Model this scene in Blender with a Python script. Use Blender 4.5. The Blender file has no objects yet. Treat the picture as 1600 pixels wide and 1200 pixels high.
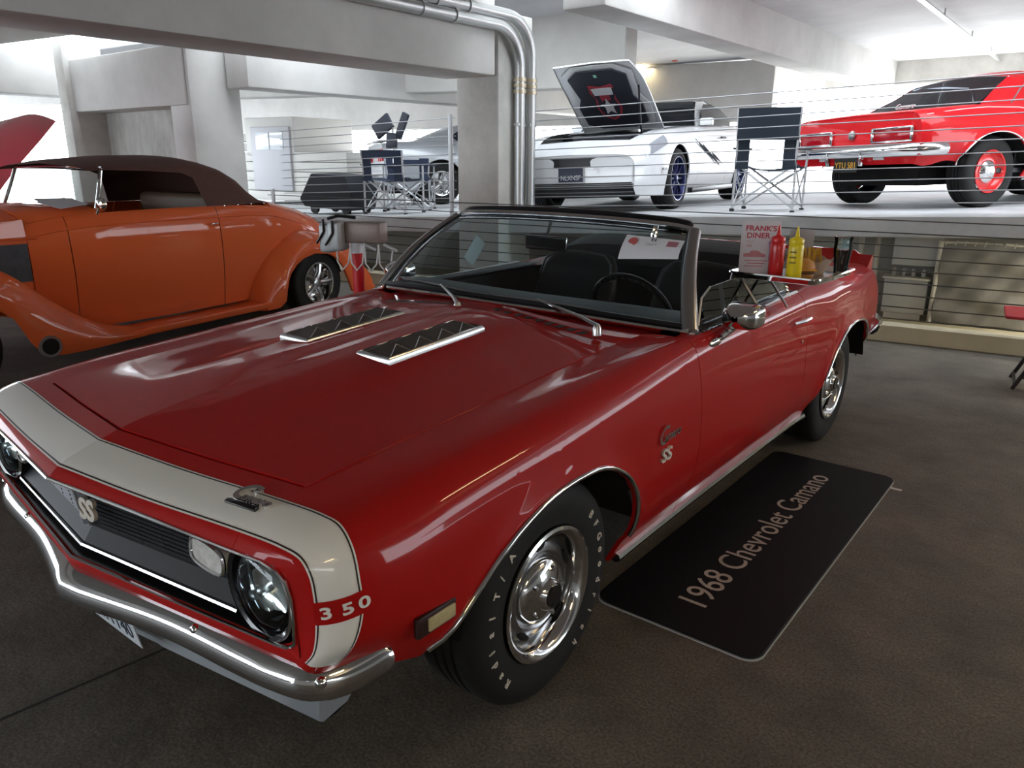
import bpy, bmesh, math, random
import numpy as np
from mathutils import Vector, Matrix
from mathutils.bvhtree import BVHTree
random.seed(7); rng = np.random.RandomState(3)
SC = bpy.context.scene; COL = SC.collection
# ------------------------------------------------------------------ camera
CAM = np.array([1.967, -1.591, 1.539]); YAW, PITCH, ROLL = [math.radians(a) for a in (37.98, -16.56, 0.3)]; FPX = 1192.7
fv = Vector((-math.sin(YAW)*math.cos(PITCH), math.cos(YAW)*math.cos(PITCH), math.sin(PITCH)))
rv = fv.cross(Vector((0, 0, 1))).normalized(); uv = rv.cross(fv)
r2 = rv*math.cos(ROLL)+uv*math.sin(ROLL); u2 = uv*math.cos(ROLL)-rv*math.sin(ROLL)
cd = bpy.data.cameras.new('camera'); cam = bpy.data.objects.new('camera', cd); COL.objects.link(cam)
mw = Matrix((( r2.x, u2.x, -fv.x, CAM[0]), (r2.y, u2.y, -fv.y, CAM[1]), (r2.z, u2.z, -fv.z, CAM[2]), (0, 0, 0, 1)))
cam.matrix_world = mw; cd.sensor_width = 36; cd.lens = FPX/1600*36; cd.clip_start = .05; cd.clip_end = 500; SC.camera = cam
# ------------------------------------------------------------------ world, exposure
W = bpy.data.worlds.new('world'); SC.world = W; W.use_nodes = True
bg = W.node_tree.nodes['Background']; bg.inputs[0].default_value = (.86, .93, 1.0, 1); bg.inputs[1].default_value = 7.0
SC.view_settings.view_transform = 'Standard'; SC.view_settings.look = 'None'; SC.view_settings.gamma = 1; SC.view_settings.use_curve_mapping = False
SC.view_settings.exposure = 0.0

sd = bpy.data.lights.new('sun', 'SUN'); sd.energy = 30; sd.angle = .01; sd.color = (1, .95, .88); so = bpy.data.objects.new('sun', sd); COL.objects.link(so)
so.rotation_euler = Vector((.12, -.74, -.66)).to_track_quat('-Z', 'Y').to_euler()
# ------------------------------------------------------------------ materials
MATS = {}
def M(name, col=(.5, .5, .5), rough=.5, metal=0, coat=0, emit=0, trans=0, var=0, scale=8, bump=0, spec=.5, alpha=1, ior=1.45, flake=0, var2=None, stretch=None, coatr=.04):
    if name in MATS: return MATS[name]
    m = bpy.data.materials.new(name); m.use_nodes = True; nt = m.node_tree; b = nt.nodes['Principled BSDF']
    b.inputs['Base Color'].default_value = (*col, 1); b.inputs['Roughness'].default_value = rough; b.inputs['Metallic'].default_value = metal
    b.inputs['Coat Weight'].default_value = coat; b.inputs['Coat Roughness'].default_value = coatr; b.inputs['IOR'].default_value = ior
    b.inputs['Transmission Weight'].default_value = trans; b.inputs['Specular IOR Level'].default_value = spec; b.inputs['Alpha'].default_value = alpha
    if emit: b.inputs['Emission Color'].default_value = (*col, 1); b.inputs['Emission Strength'].default_value = emit
    if var or bump:
        tc = nt.nodes.new('ShaderNodeTexCoord'); mp = nt.nodes.new('ShaderNodeMapping'); nt.links.new(tc.outputs['Object'], mp.inputs[0])
        if stretch: mp.inputs['Scale'].default_value = stretch
        n = nt.nodes.new('ShaderNodeTexNoise'); n.inputs['Scale'].default_value = scale; n.inputs['Detail'].default_value = 8; n.inputs['Roughness'].default_value = .65
        nt.links.new(mp.outputs[0], n.inputs['Vector'])
    if var:
        r = nt.nodes.new('ShaderNodeValToRGB'); r.color_ramp.elements[0].position = .3; r.color_ramp.elements[1].position = .72
        c2 = var2 or tuple(min(1, c*(1+var)) for c in col); c1 = col if var2 else tuple(c*(1-var) for c in col)
        r.color_ramp.elements[0].color = (*c1, 1); r.color_ramp.elements[1].color = (*c2, 1)
        nt.links.new(n.outputs['Fac'], r.inputs[0]); nt.links.new(r.outputs[0], b.inputs['Base Color'])
    if bump:
        bp = nt.nodes.new('ShaderNodeBump'); bp.inputs['Strength'].default_value = bump; bp.inputs['Distance'].default_value = .01
        n2 = nt.nodes.new('ShaderNodeTexNoise'); n2.inputs['Scale'].default_value = scale*6; n2.inputs['Detail'].default_value = 5
        nt.links.new(mp.outputs[0], n2.inputs['Vector']); nt.links.new(n2.outputs['Fac'], bp.inputs['Height']); nt.links.new(bp.outputs[0], b.inputs['Normal'])
    MATS[name] = m; return m
RED = M('red_paint', (.40, .008, .007), .5, 0, .55, spec=.06)
RED2 = M('bright_red_paint', (.60, .010, .015), .5, 0, .6, spec=.06)
ORANGE = M('orange_paint', (.70, .125, .035), .5, 0, .6, spec=.06)
WHITEP = M('white_paint', (.78, .8, .82), .3, 0, 1.0)
SILVERP = M('silver_paint', (.42, .44, .47), .35, .4, 1.0)
CREAM = M('cream_stripe', (.84, .84, .79), .3, 0, 1.0)
DARKLINE = M('dark_pinstripe', (.02, .012, .01), .4, 0, .5)
CHROME = M('chrome', (.78, .78, .78), .07, 1)
STEEL = M('brushed_steel', (.5, .5, .5), .28, 1)
DSTEEL = M('dark_wheel_steel', (.16, .16, .165), .3, .9)
BLACK = M('black_satin', (.008, .008, .01), .35)
GLOSSBLACK = M('gloss_black', (.006, .006, .008), .15, 0, .6)
RUBBER = M('tyre_rubber', (.007, .007, .007), .72, var=.3, scale=20)
VINYL = M('black_vinyl', (.012, .013, .016), .42, var=.2, scale=40, bump=.1)
GLASS = M('tinted_glass', (.60, .72, .72), .0, 0, 0, trans=1, ior=1.02, spec=.5)
WHITEL = M('white_lettering', (.62, .58, .52), .6)
DARKGAP = M('wheel_well_black', (.004, .004, .004), .9)
def glass_mat(name, tint, mix, rough=.0):
    m = bpy.data.materials.new(name); m.use_nodes = True; nt = m.node_tree; nt.nodes.clear()
    o = nt.nodes.new('ShaderNodeOutputMaterial'); t = nt.nodes.new('ShaderNodeBsdfTransparent'); t.inputs[0].default_value = (*tint, 1)
    g = nt.nodes.new('ShaderNodeBsdfGlossy'); g.inputs['Roughness'].default_value = rough; g.inputs[0].default_value = (.9, .95, 1, 1)
    f = nt.nodes.new('ShaderNodeFresnel'); f.inputs[0].default_value = 1.5
    mx = nt.nodes.new('ShaderNodeMixShader'); mt = nt.nodes.new('ShaderNodeMath'); mt.operation = 'MULTIPLY'; mt.inputs[1].default_value = mix
    nt.links.new(f.outputs[0], mt.inputs[0]); nt.links.new(mt.outputs[0], mx.inputs[0]); nt.links.new(t.outputs[0], mx.inputs[1]); nt.links.new(g.outputs[0], mx.inputs[2]); nt.links.new(mx.outputs[0], o.inputs[0])
    MATS[name] = m; return m
WGLASS = glass_mat('windshield_glass', (.55, .66, .68), 1.0)
CGLASS = glass_mat('clear_glass', (.86, .92, .92), 1.0)
DGLASS = glass_mat('dark_car_glass', (.12, .13, .15), 1.0)

# ------------------------------------------------------------------ mesh helpers
def link(name, me, mat, parent=None, smooth=True, loc=None):
    o = bpy.data.objects.new(name, me); COL.objects.link(o)
    if mat is not None and not me.materials: me.materials.append(mat)
    if smooth:
        me.polygons.foreach_set('use_smooth', [True]*len(me.polygons))
        try: me.set_sharp_from_angle(angle=math.radians(38))
        except Exception: pass
    if parent is not None: o.parent = parent
    if loc is not None: o.location = loc
    return o
def mesh(name, v, f, mat, parent=None, smooth=True, loc=None):
    me = bpy.data.meshes.new(name); me.from_pydata([tuple(map(float, p)) for p in v], [], [tuple(map(int, q)) for q in f]); me.update()
    return link(name, me, mat, parent, smooth, loc)
def frombm(name, bm, mat, parent=None, smooth=True, loc=None):
    me = bpy.data.meshes.new(name); bm.normal_update(); bm.to_mesh(me); bm.free(); return link(name, me, mat, parent, smooth, loc)
def tag(o, label=None, cat=None, group=None, kind=None):
    if label: o['label'] = label
    if cat: o['category'] = cat
    if group: o['group'] = group
    if kind: o['kind'] = kind
    return o
def empty(name, loc=(0, 0, 0), rz=0, label=None, cat=None, group=None, parent=None, rot=None):
    o = bpy.data.objects.new(name, None); COL.objects.link(o); o.location = loc; o.rotation_euler = rot or (0, 0, rz); o.empty_display_size = .1
    if parent is not None: o.parent = parent
    return tag(o, label, cat, group)
class MB:
    """collects simple solids into one bmesh"""
    def __init__(s): s.v = []; s.f = []
    def add(s, v, f):
        k = len(s.v); s.v += [tuple(p) for p in v]; s.f += [tuple(i+k for i in q) for q in f]; return s
    def box(s, c, d, rz=0, mat=None):
        x, y, z = [q/2 for q in d]; P = [(-x, -y, -z), (x, -y, -z), (x, y, -z), (-x, y, -z), (-x, -y, z), (x, -y, z), (x, y, z), (-x, y, z)]
        if mat is None:
            ca, sa = math.cos(rz), math.sin(rz); P = [(a*ca-b*sa+c[0], a*sa+b*ca+c[1], e+c[2]) for a, b, e in P]
        else: P = [tuple(mat @ Vector(p)+Vector(c)) for p in P]
        return s.add(P, [(0, 3, 2, 1), (4, 5, 6, 7), (0, 1, 5, 4), (1, 2, 6, 5), (2, 3, 7, 6), (3, 0, 4, 7)])
    def tube(s, pts, r, n=8, cap=True, closed=False, flat=None):
        pts = [Vector(p) for p in pts]; k = len(pts); rr = r if hasattr(r, '__len__') else [r]*k
        rings = []; up = None
        for i, p in enumerate(pts):
            a = pts[(i-1) % k] if (i > 0 or closed) else p; b = pts[(i+1) % k] if (i < k-1 or closed) else p
            t = (b-a).normalized()
            if up is None: up = Vector((0, 0, 1)) if abs(t.z) < .9 else Vector((1, 0, 0))
            x = t.cross(up).normalized(); up = x.cross(t).normalized()
            fx = flat or 1
            rings.append([p+(x*math.cos(2*math.pi*j/n)+up*math.sin(2*math.pi*j/n)*fx)*rr[i] for j in range(n)])
        v = [q for R in rings for q in R]; f = []
        for i in range(k if closed else k-1):
            for j in range(n):
                a = i*n+j; b = i*n+(j+1) % n; c = ((i+1) % k)*n+(j+1) % n; d = ((i+1) % k)*n+j; f.append((a, b, c, d))
        if cap and not closed: f.append(tuple(range(n-1, -1, -1))); f.append(tuple((k-1)*n+j for j in range(n)))
        return s.add(v, f)
    def lathe(s, prof, n=32, axis='z', c=(0, 0, 0), closed=False):
        # prof: (r, h)
        v = []; m = len(prof)
        for i in range(n):
            a = 2*math.pi*i/n; ca, sa = math.cos(a), math.sin(a)
            for r, h in prof:
                p = {'z': (r*ca, r*sa, h), 'x': (h, r*ca, r*sa), 'y': (r*sa, h, r*ca)}[axis]
                v.append((p[0]+c[0], p[1]+c[1], p[2]+c[2]))
        f = []
        for i in range(n):
            for j in range(m if closed else m-1):
                f.append((i*m+j, ((i+1) % n)*m+j, ((i+1) % n)*m+(j+1) % m, i*m+(j+1) % m))
        return s.add(v, f)
    def prism(s, poly, d, fn):
        # poly: 2-D outline, extruded from 0 to d, mapped to 3-D by fn(a, b, h)
        n = len(poly); v = [fn(a, b, 0) for a, b in poly]+[fn(a, b, d) for a, b in poly]
        f = [tuple(range(n-1, -1, -1)), tuple(range(n, 2*n))]+[(i, (i+1) % n, n+(i+1) % n, n+i) for i in range(n)]
        return s.add(v, f)
    def grid(s, G):
        nu, nv = len(G), len(G[0]); v = [p for r in G for p in r]
        return s.add(v, [(i*nv+j, i*nv+j+1, (i+1)*nv+j+1, (i+1)*nv+j) for i in range(nu-1) for j in range(nv-1)])
    def build(s, name, mat, parent=None, smooth=True, loc=None, bevel=0, seg=2, fix=True, sub=0, merge=0):
        me = bpy.data.meshes.new(name); me.from_pydata([tuple(map(float, p)) for p in s.v], [], s.f)
        bm = bmesh.new(); bm.from_mesh(me)
        if merge: bmesh.ops.remove_doubles(bm, verts=bm.verts, dist=merge)
        if fix: bmesh.ops.recalc_face_normals(bm, faces=bm.faces)
        if bevel:
            es = [e for e in bm.edges if len(e.link_faces) == 2 and e.calc_face_angle(0) > .6]
            bmesh.ops.bevel(bm, geom=es, offset=bevel, segments=seg, affect='EDGES', profile=.5, clamp_overlap=True)
        bm.to_mesh(me); bm.free(); me.update()
        o = link(name, me, mat, parent, smooth, loc)
        if sub:
            md = o.modifiers.new('subdivision', 'SUBSURF'); md.levels = sub; md.render_levels = sub
        return o
def box(name, c, d, mat, parent=None, rz=0, bevel=0, seg=2): return MB().box(c, d, rz).build(name, mat, parent, True, bevel=bevel, seg=seg)
def text(name, s, size, loc, xd, yd, mat, parent=None, ext=.001, align='LEFT', sx=1, shear=0, bold=0, spacing=1, fit=None):
    cu = bpy.data.curves.new(name, 'FONT'); cu.body = s; cu.size = size; cu.extrude = ext; cu.align_x = align; cu.align_y = 'BOTTOM_BASELINE'; cu.shear = shear; cu.offset = bold; cu.space_character = spacing
    cu.resolution_u = 4
    key = (s, size, ext, align, shear, bold, spacing)
    if key in TXT: me = TXT[key].copy(); me.materials.clear()
    else:
        t = bpy.data.objects.new('tmp', cu); me = bpy.data.meshes.new_from_object(t); bpy.data.objects.remove(t); TXT[key] = me
    bpy.data.curves.remove(cu); me.materials.clear(); me.materials.append(mat); me.name = name
    if fit: sx = fit/max(v.co.x for v in me.vertices)
    o = bpy.data.objects.new(name, me); COL.objects.link(o)
    x = Vector(xd).normalized(); y = Vector(yd); y = (y-x*y.dot(x)).normalized(); z = x.cross(y)
    mt = Matrix(((x.x*sx, y.x, z.x, loc[0]), (x.y*sx, y.y, z.y, loc[1]), (x.z*sx, y.z, z.z, loc[2]), (0, 0, 0, 1)))
    if parent is not None: o.parent = parent
    o.matrix_local = mt; return o
TXT = {}
def cr(pts, n):
    """centripetal Catmull-Rom through pts, n samples per segment"""
    P = np.array(pts, float); P = np.vstack([2*P[0]-P[1], P, 2*P[-1]-P[-2]]); out = []
    for i in range(1, len(P)-2):
        p0, p1, p2, p3 = P[i-1:i+3]; t0 = 0; t1 = t0+max(1e-6, np.linalg.norm(p1-p0))**.5; t2 = t1+max(1e-6, np.linalg.norm(p2-p1))**.5; t3 = t2+max(1e-6, np.linalg.norm(p3-p2))**.5
        for k in range(n):
            t = t1+(t2-t1)*k/n
            a1 = (t1-t)/(t1-t0)*p0+(t-t0)/(t1-t0)*p1; a2 = (t2-t)/(t2-t1)*p1+(t-t1)/(t2-t1)*p2; a3 = (t3-t)/(t3-t2)*p2+(t-t2)/(t3-t2)*p3
            b1 = (t2-t)/(t2-t0)*a1+(t-t0)/(t2-t0)*a2; b2 = (t3-t)/(t3-t1)*a2+(t-t1)/(t3-t1)*a3
            out.append((t2-t)/(t2-t1)*b1+(t-t1)/(t2-t1)*b2)
    out.append(P[-2]); return np.array(out)
def pchip(x, y, xi):
    x = np.array(x, float); y = np.array(y, float); sh = y.shape; y = y.reshape(len(x), -1); h = np.diff(x)[:, None]; d = np.diff(y, axis=0)/h; m = np.zeros_like(y)
    w1 = 2*h[1:]+h[:-1]; w2 = h[1:]+2*h[:-1]
    with np.errstate(divide='ignore', invalid='ignore'): mm = (w1+w2)/(w1/d[:-1]+w2/d[1:])
    m[1:-1] = np.where(d[:-1]*d[1:] > 0, mm, 0); m[0] = d[0]; m[-1] = d[-1]
    xi = np.array(xi, float); k = np.clip(np.searchsorted(x, xi, side='right')-1, 0, len(x)-2); t = ((xi-x[k])/(x[k+1]-x[k]))[:, None]; H = h[k]
    r = (2*t**3-3*t**2+1)*y[k]+(t**3-2*t**2+t)*H*m[k]+(-2*t**3+3*t**2)*y[k+1]+(t**3-t**2)*H*m[k+1]
    return r.reshape((len(xi),)+sh[1:])
def gnormals(G):
    du = np.gradient(G, axis=0); dv = np.gradient(G, axis=1); n = np.cross(du, dv); l = np.linalg.norm(n, axis=2, keepdims=True); return n/np.maximum(l, 1e-9)
def cut_convex(bm, poly):
    """removes from bm everything inside the convex outline poly in the (y, z) plane"""
    cy = sum(p[0] for p in poly)/len(poly); cz = sum(p[1] for p in poly)/len(poly); inside = list(bm.faces)
    for i in range(len(poly)):
        a, b = poly[i], poly[(i+1) % len(poly)]; nrm = Vector((0, b[1]-a[1], -(b[0]-a[0])))
        if nrm.dot(Vector((0, cy-a[0], cz-a[1]))) > 0: nrm.negate()
        geom = list(set([e for f in inside for e in f.edges]) | set([v for f in inside for v in f.verts]))+inside
        r = bmesh.ops.bisect_plane(bm, geom=geom, dist=1e-6, plane_co=(0, a[0], a[1]), plane_no=nrm)
        fs = [g for g in r['geom'] if isinstance(g, bmesh.types.BMFace)]
        co = Vector((0, a[0], a[1])); inside = [f for f in fs if (f.calc_center_median()-co).dot(nrm) < 0]
    bmesh.ops.delete(bm, geom=inside, context='FACES')

# ------------------------------------------------------------------ the garage
TB = math.radians(7.4); EB = Vector((math.cos(TB), math.sin(TB), 0)); NB = Vector((-math.sin(TB), math.cos(TB), 0)); OB = Vector((.3, 5.53, 0)); KD = .042
def B(a, b, z=0): return OB+EB*a+NB*b+Vector((0, 0, z))
def deck(a): return 1.06+KD*a
CONC = M('concrete', (.50, .49, .46), .8, var=.22, scale=1.6, bump=.25)
CONCL = M('smooth_concrete', (.56, .55, .53), .75, var=.12, scale=1.2, bump=.12)
FLOORM = M('garage_floor', (.108, .096, .080), .62, var=.4, scale=3.0, bump=.45)
def speckle(m, scale, amt):
    nt = m.node_tree; b = nt.nodes['Principled BSDF']; src = b.inputs['Base Color'].links[0].from_socket; n = nt.nodes.new('ShaderNodeTexNoise'); n.inputs['Scale'].default_value = scale; n.inputs['Detail'].default_value = 3
    tc = nt.nodes.new('ShaderNodeTexCoord'); nt.links.new(tc.outputs['Object'], n.inputs['Vector'])
    r = nt.nodes.new('ShaderNodeMapRange'); r.inputs['From Min'].default_value = .35; r.inputs['From Max'].default_value = .7; r.inputs['To Min'].default_value = 1-amt; r.inputs['To Max'].default_value = 1+amt*1.3; nt.links.new(n.outputs['Fac'], r.inputs[0])
    mx = nt.nodes.new('ShaderNodeVectorMath'); mx.operation = 'MULTIPLY'; nt.links.new(src, mx.inputs[0]); nt.links.new(r.outputs[0], mx.inputs[1]); nt.links.new(mx.outputs[0], b.inputs['Base Color'])
speckle(FLOORM, 110, .35)
DECKM = M('ramp_floor', (.48, .49, .50), .6, var=.2, scale=2.2, bump=.2)
CURBM = M('cream_curb', (.62, .57, .42), .6, var=.08, scale=4)
STAINW = M('stained_concrete', (.30, .29, .26), .8, var=.5, scale=2.4, bump=.3, var2=(.62, .62, .60), stretch=(1, 1, .45))
def S(o): o['kind'] = 'structure'; return o
fl = S(MB().prism([tuple(B(-24, .1))[:2], tuple(B(-24, -20))[:2], tuple(B(14, -20))[:2], tuple(B(14, .1))[:2]], .3, lambda a, b, h: (a, b, h-.3)).build('floor', FLOORM, smooth=False))
JOINT = M('floor_joint', (.02, .02, .02), .8)
for i, (p, q) in enumerate([((-.284, -1.061), (-.10, .55)), ((-.284, -1.061), (-.55, -3.2))]):
    d = (Vector(q)-Vector(p)); MB().box(((p[0]+q[0])/2, (p[1]+q[1])/2, .0006), (d.length, .010, .0012), math.atan2(d.y, d.x)).build('floor_joint', JOINT, fl, False)
def bbox(name, a0, a1, b0, b1, z0, z1, mat, parent=None, bevel=.012, k=0):
    # box in the building's frame; k tilts it along a
    P = [(a0, b0), (a1, b0), (a1, b1), (a0, b1)]; v = [B(a, b, z0+k*a) for a, b in P]+[B(a, b, z1+k*a) for a, b in P]
    return MB().add(v, [(0, 3, 2, 1), (4, 5, 6, 7), (0, 1, 5, 4), (1, 2, 6, 5), (2, 3, 7, 6), (3, 0, 4, 7)]).build(name, mat, parent, False, bevel=bevel, seg=1)
S(bbox('trim_1', -24, 14, 0, .14, 0, .16, CURBM))                      # cream kerb at the edge of the floor
S(bbox('floor_ledge', -24, 14, .14, 1.9, -.35, -.05, CURBM))
S(bbox('wall_lower', -24, 14, 1.9, 2.0, -.4, .95, M('lower_wall', (.46, .45, .42), .8, var=.1, scale=2), k=KD))
S(bbox('floor_ramp', -24, 14, .30, 17, .87, 1.06, DECKM, k=KD))
# columns
S(box('column', (-3.80, 5.45, 1.3), (.60, .60, 3.4), CONC, bevel=.02))
S(box('column', (-8.15, 4.55, 1.5), (.52, .75, 4.0), CONCL, bevel=.02))
S(box('wall_left', (-9.9, 4.75, 1.3), (3.3, .3, 2.2), STAINW, bevel=.01))
S(box('column', (-11.3, 4.35, 1.4), (.3, .6, 3.6), CONC, bevel=.02))
# girder that runs over the red car's bay, and the beams behind it
S(box('beam', (-3.85, -4.0, 2.86), (.70, 18.2, 1.0), CONCL, bevel=.02))
S(box('beam', (-9.6, 4.45, 2.55), (3.3, .62, .75), CONCL, bevel=.02))
S(bbox('ceiling', -20, 16, -15.2, -.25, 3.18, 3.42, CONCL)); S(bbox('ceiling_sun_block', -24, 14, 1.3, 12, 5.6, 5.8, CONCL))  # bay ceiling; upper slab is unseen, added to keep sun out of the gap
S(box('wall_back', (-10.0, -9.6, .5), (20, .25, 1.0), CONCL)); S(box('wall_back', (7.0, -9.6, 1.6), (13, .25, 3.2), CONCL)); S(box('wall_right', (13.5, -6, 1.6), (.25, 23, 3.2), CONCL))  # unseen walls behind and right of the camera, added to darken the bay
for x in (4.6,): S(box('beam', (x, -6.0, 2.86), (.70, 20, .9), CONCL, bevel=.02))
for x in (-13.0,): S(box('beam', (x, -4.0, 2.85), (.6, 18, .7), CONCL, bevel=.02))
S(bbox('ceiling_ramp', -24, 14, 1.3, 12, 3.52, 3.75, M('ramp_ceiling', (.62, .62, .63), .7, var=.12, scale=1.1, bump=.1), k=.02))
for x in (-2.55, 4.6): S(box('beam', (x, 11.3, 3.25), (.50, 12.0, .62), CONCL, bevel=.02))
S(box('beam', (-7.6, 10.4, 2.95), (.5, 11.4, 1.1), CONCL, bevel=.02))
S(bbox('beam', -22, -3.6, 3.0, 3.4, 2.42, 3.6, M('pale_concrete', (.55, .54, .51), .75, var=.1, scale=1.4), k=-.012))
S(bbox('beam', -22, -3.0, 9.0, 9.5, 2.25, 3.4, CONCL, k=.004))
S(bbox('wall_parapet', -24, 14, 16.6, 16.9, 0.4, 1.30, CONCL, k=KD))
S(bbox('beam', -2.5, 14, 11.6, 12.0, 3.05, 3.6, CONC, k=.02))
# ------------------------------------------------------------------ the convertible's body surface (also used for the coupe on the ramp)
RINGS = [
 (-.812, [(0,-.925,.777),(.33,-.880,.769),(.655,-.836,.765),(.735,-.822,.762),(.775,-.812,.748),(.793,-.806,.725),(.800,-.802,.69),(.800,-.800,.64),(.792,-.798,.58),(.75,-.796,.552)]),
 (-.790, [(0,-.902,.797),(.33,-.860,.790),(.655,-.817,.793),(.765,-.802,.789),(.812,-.792,.775),(.832,-.788,.745),(.841,-.787,.70),(.843,-.788,.645),(.838,-.795,.58),(.80,-.80,.53)]),
 (-.690, [(0,-.790,.838),(.33,-.748,.828),(.655,-.706,.828),(.775,-.692,.824),(.822,-.690,.816),(.868,-.700,.785),(.890,-.706,.73),(.899,-.710,.65),(.888,-.730,.58),(.825,-.750,.50)]),
 (-.640, [(0,-.742,.851),(.33,-.693,.839),(.655,-.645,.834),(.775,-.632,.830),(.824,-.628,.822),(.874,-.637,.787),(.899,-.645,.73),(.909,-.65,.65),(.896,-.665,.575),(.830,-.69,.47)]),
]
def _st(t, zc, xe, ze, c, p5, p6, p7, p8, p9, fade, x3=None):
    z1 = ze+.5*(zc-ze); x3 = x3 or c[0]-.045; z3 = (ze+c[1])/2+.004
    P = [(0, t-.097*fade, zc), (xe*.5, t-.05*fade, z1), (xe, t, ze), (x3, t, z3), (c[0], t, c[1])]
    P += [(q[0], t, q[1]) for q in (p5, p6, p7, p8, p9)]; return (t, P)
RINGS += [
 _st(-.45, .886, .655, .850, (.824, .842), (.878, .805), (.909, .735), (.918, .63), (.906, .50), (.862, .40), .8),
 _st(0.0, .932, .657, .876, (.822, .872), (.876, .838), (.909, .76), (.921, .63), (.906, .42), (.845, .25), .4),
 _st(.35, .956, .66, .898, (.820, .894), (.870, .860), (.903, .775), (.917, .62), (.901, .42), (.828, .25), .1),
 _st(.72, .972, .66, .918, (.822, .916), (.866, .884), (.896, .79), (.912, .62), (.895, .42), (.822, .25), 0),
 _st(1.0, .962, .69, .924, (.835, .924), (.866, .895), (.892, .80), (.908, .62), (.892, .42), (.82, .25), 0),
 _st(1.6, .962, .69, .926, (.835, .927), (.866, .897), (.890, .80), (.905, .62), (.890, .42), (.82, .25), 0),
 _st(2.1, .962, .69, .936, (.835, .936), (.868, .905), (.893, .80), (.908, .62), (.893, .42), (.82, .25), 0),
 _st(2.5, .966, .66, .956, (.830, .948), (.876, .912), (.912, .80), (.926, .64), (.912, .42), (.84, .25), 0),
 _st(2.9, .958, .62, .950, (.820, .940), (.872, .902), (.909, .79), (.924, .64), (.908, .47), (.85, .36), 0),
 _st(3.3, .940, .62, .932, (.800, .915), (.846, .878), (.879, .78), (.890, .64), (.876, .54), (.83, .45), 0),
 _st(3.55, .922, .62, .912, (.772, .898), (.815, .860), (.847, .77), (.858, .65), (.846, .51), (.80, .41), 0),
 _st(3.64, .905, .60, .896, (.745, .880), (.786, .845), (.817, .765), (.828, .65), (.816, .52), (.77, .43), 0),
]
NSEG = 6
TS = sorted(set([r[0] for r in RINGS]+[-.805, -.798]+[round(x, 4) for x in np.concatenate([np.linspace(-.79, -.64, 9), np.linspace(-.64, .62, 43), np.linspace(.62, .95, 9), np.linspace(.95, 2.03, 19), np.linspace(2.03, 3.64, 50)])]+[.87, .845]))
TS = [t for i, t in enumerate(TS) if i == 0 or t-TS[i-1] > 1e-5]
def ti(t, T=None):
    T = T or TS; return min(range(len(T)), key=lambda i: abs(T[i]-t))
ARCH_F = [(-.56, .20), (-.545, .36), (-.50, .435), (-.43, .515), (-.36, .575), (-.27, .630), (-.16, .672), (-.05, .694), (.05, .698), (.15, .688), (.24, .655), (.32, .600), (.375, .530), (.40, .455), (.405, .36), (.395, .20)]
ARCH_R = [(y+2.743+.02, z) for y, z in [(-.47, .20), (-.465, .34), (-.43, .455), (-.37, .545), (-.29, .615), (-.19, .665), (-.08, .69), (.03, .694), (.14, .68), (.24, .645), (.33, .58), (.40, .50), (.44, .40), (.45, .20)]]
def body_grid():
    D = np.array([cr(r[1], NSEG) for r in RINGS]); G = pchip([r[0] for r in RINGS], D, TS)
    x, y, z = G[..., 0], G[..., 1], G[..., 2]
    # raised centre of the bonnet
    def ss(a, b, v): q = np.clip((v-a)/(b-a), 0, 1); return q*q*(3-2*q)
    hood = ss(-.62, -.05, y)*(1-ss(.60, .70, y)); ax = np.abs(x)
    G[..., 2] += hood*.013*(1-ss(.29, .345, ax))*ss(0, .09, ax)
    # lips round the wheel openings
    for A in (ARCH_F, ARCH_R):
        P = np.array(A[1:-1]); d = np.full(x.shape, 9.0)
        for a, b in zip(P[:-1], P[1:]):
            ab = b-a; q = np.clip(((y-a[0])*ab[0]+(z-a[1])*ab[1])/(ab@ab), 0, 1); d = np.minimum(d, np.hypot(y-a[0]-q*ab[0], z-a[1]-q*ab[1]))
        side = ss(.86, .89, ax)*(z < .84)
        G[..., 0] += side*.013*np.exp(-(d/.04)**2)
    return G
BG = body_grid(); BN = gnormals(BG)
if BN[60, 45, 0] < 0: BN = -BN
BN[:, 0, 0] = 0
def vj(k): return k*NSEG
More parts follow.
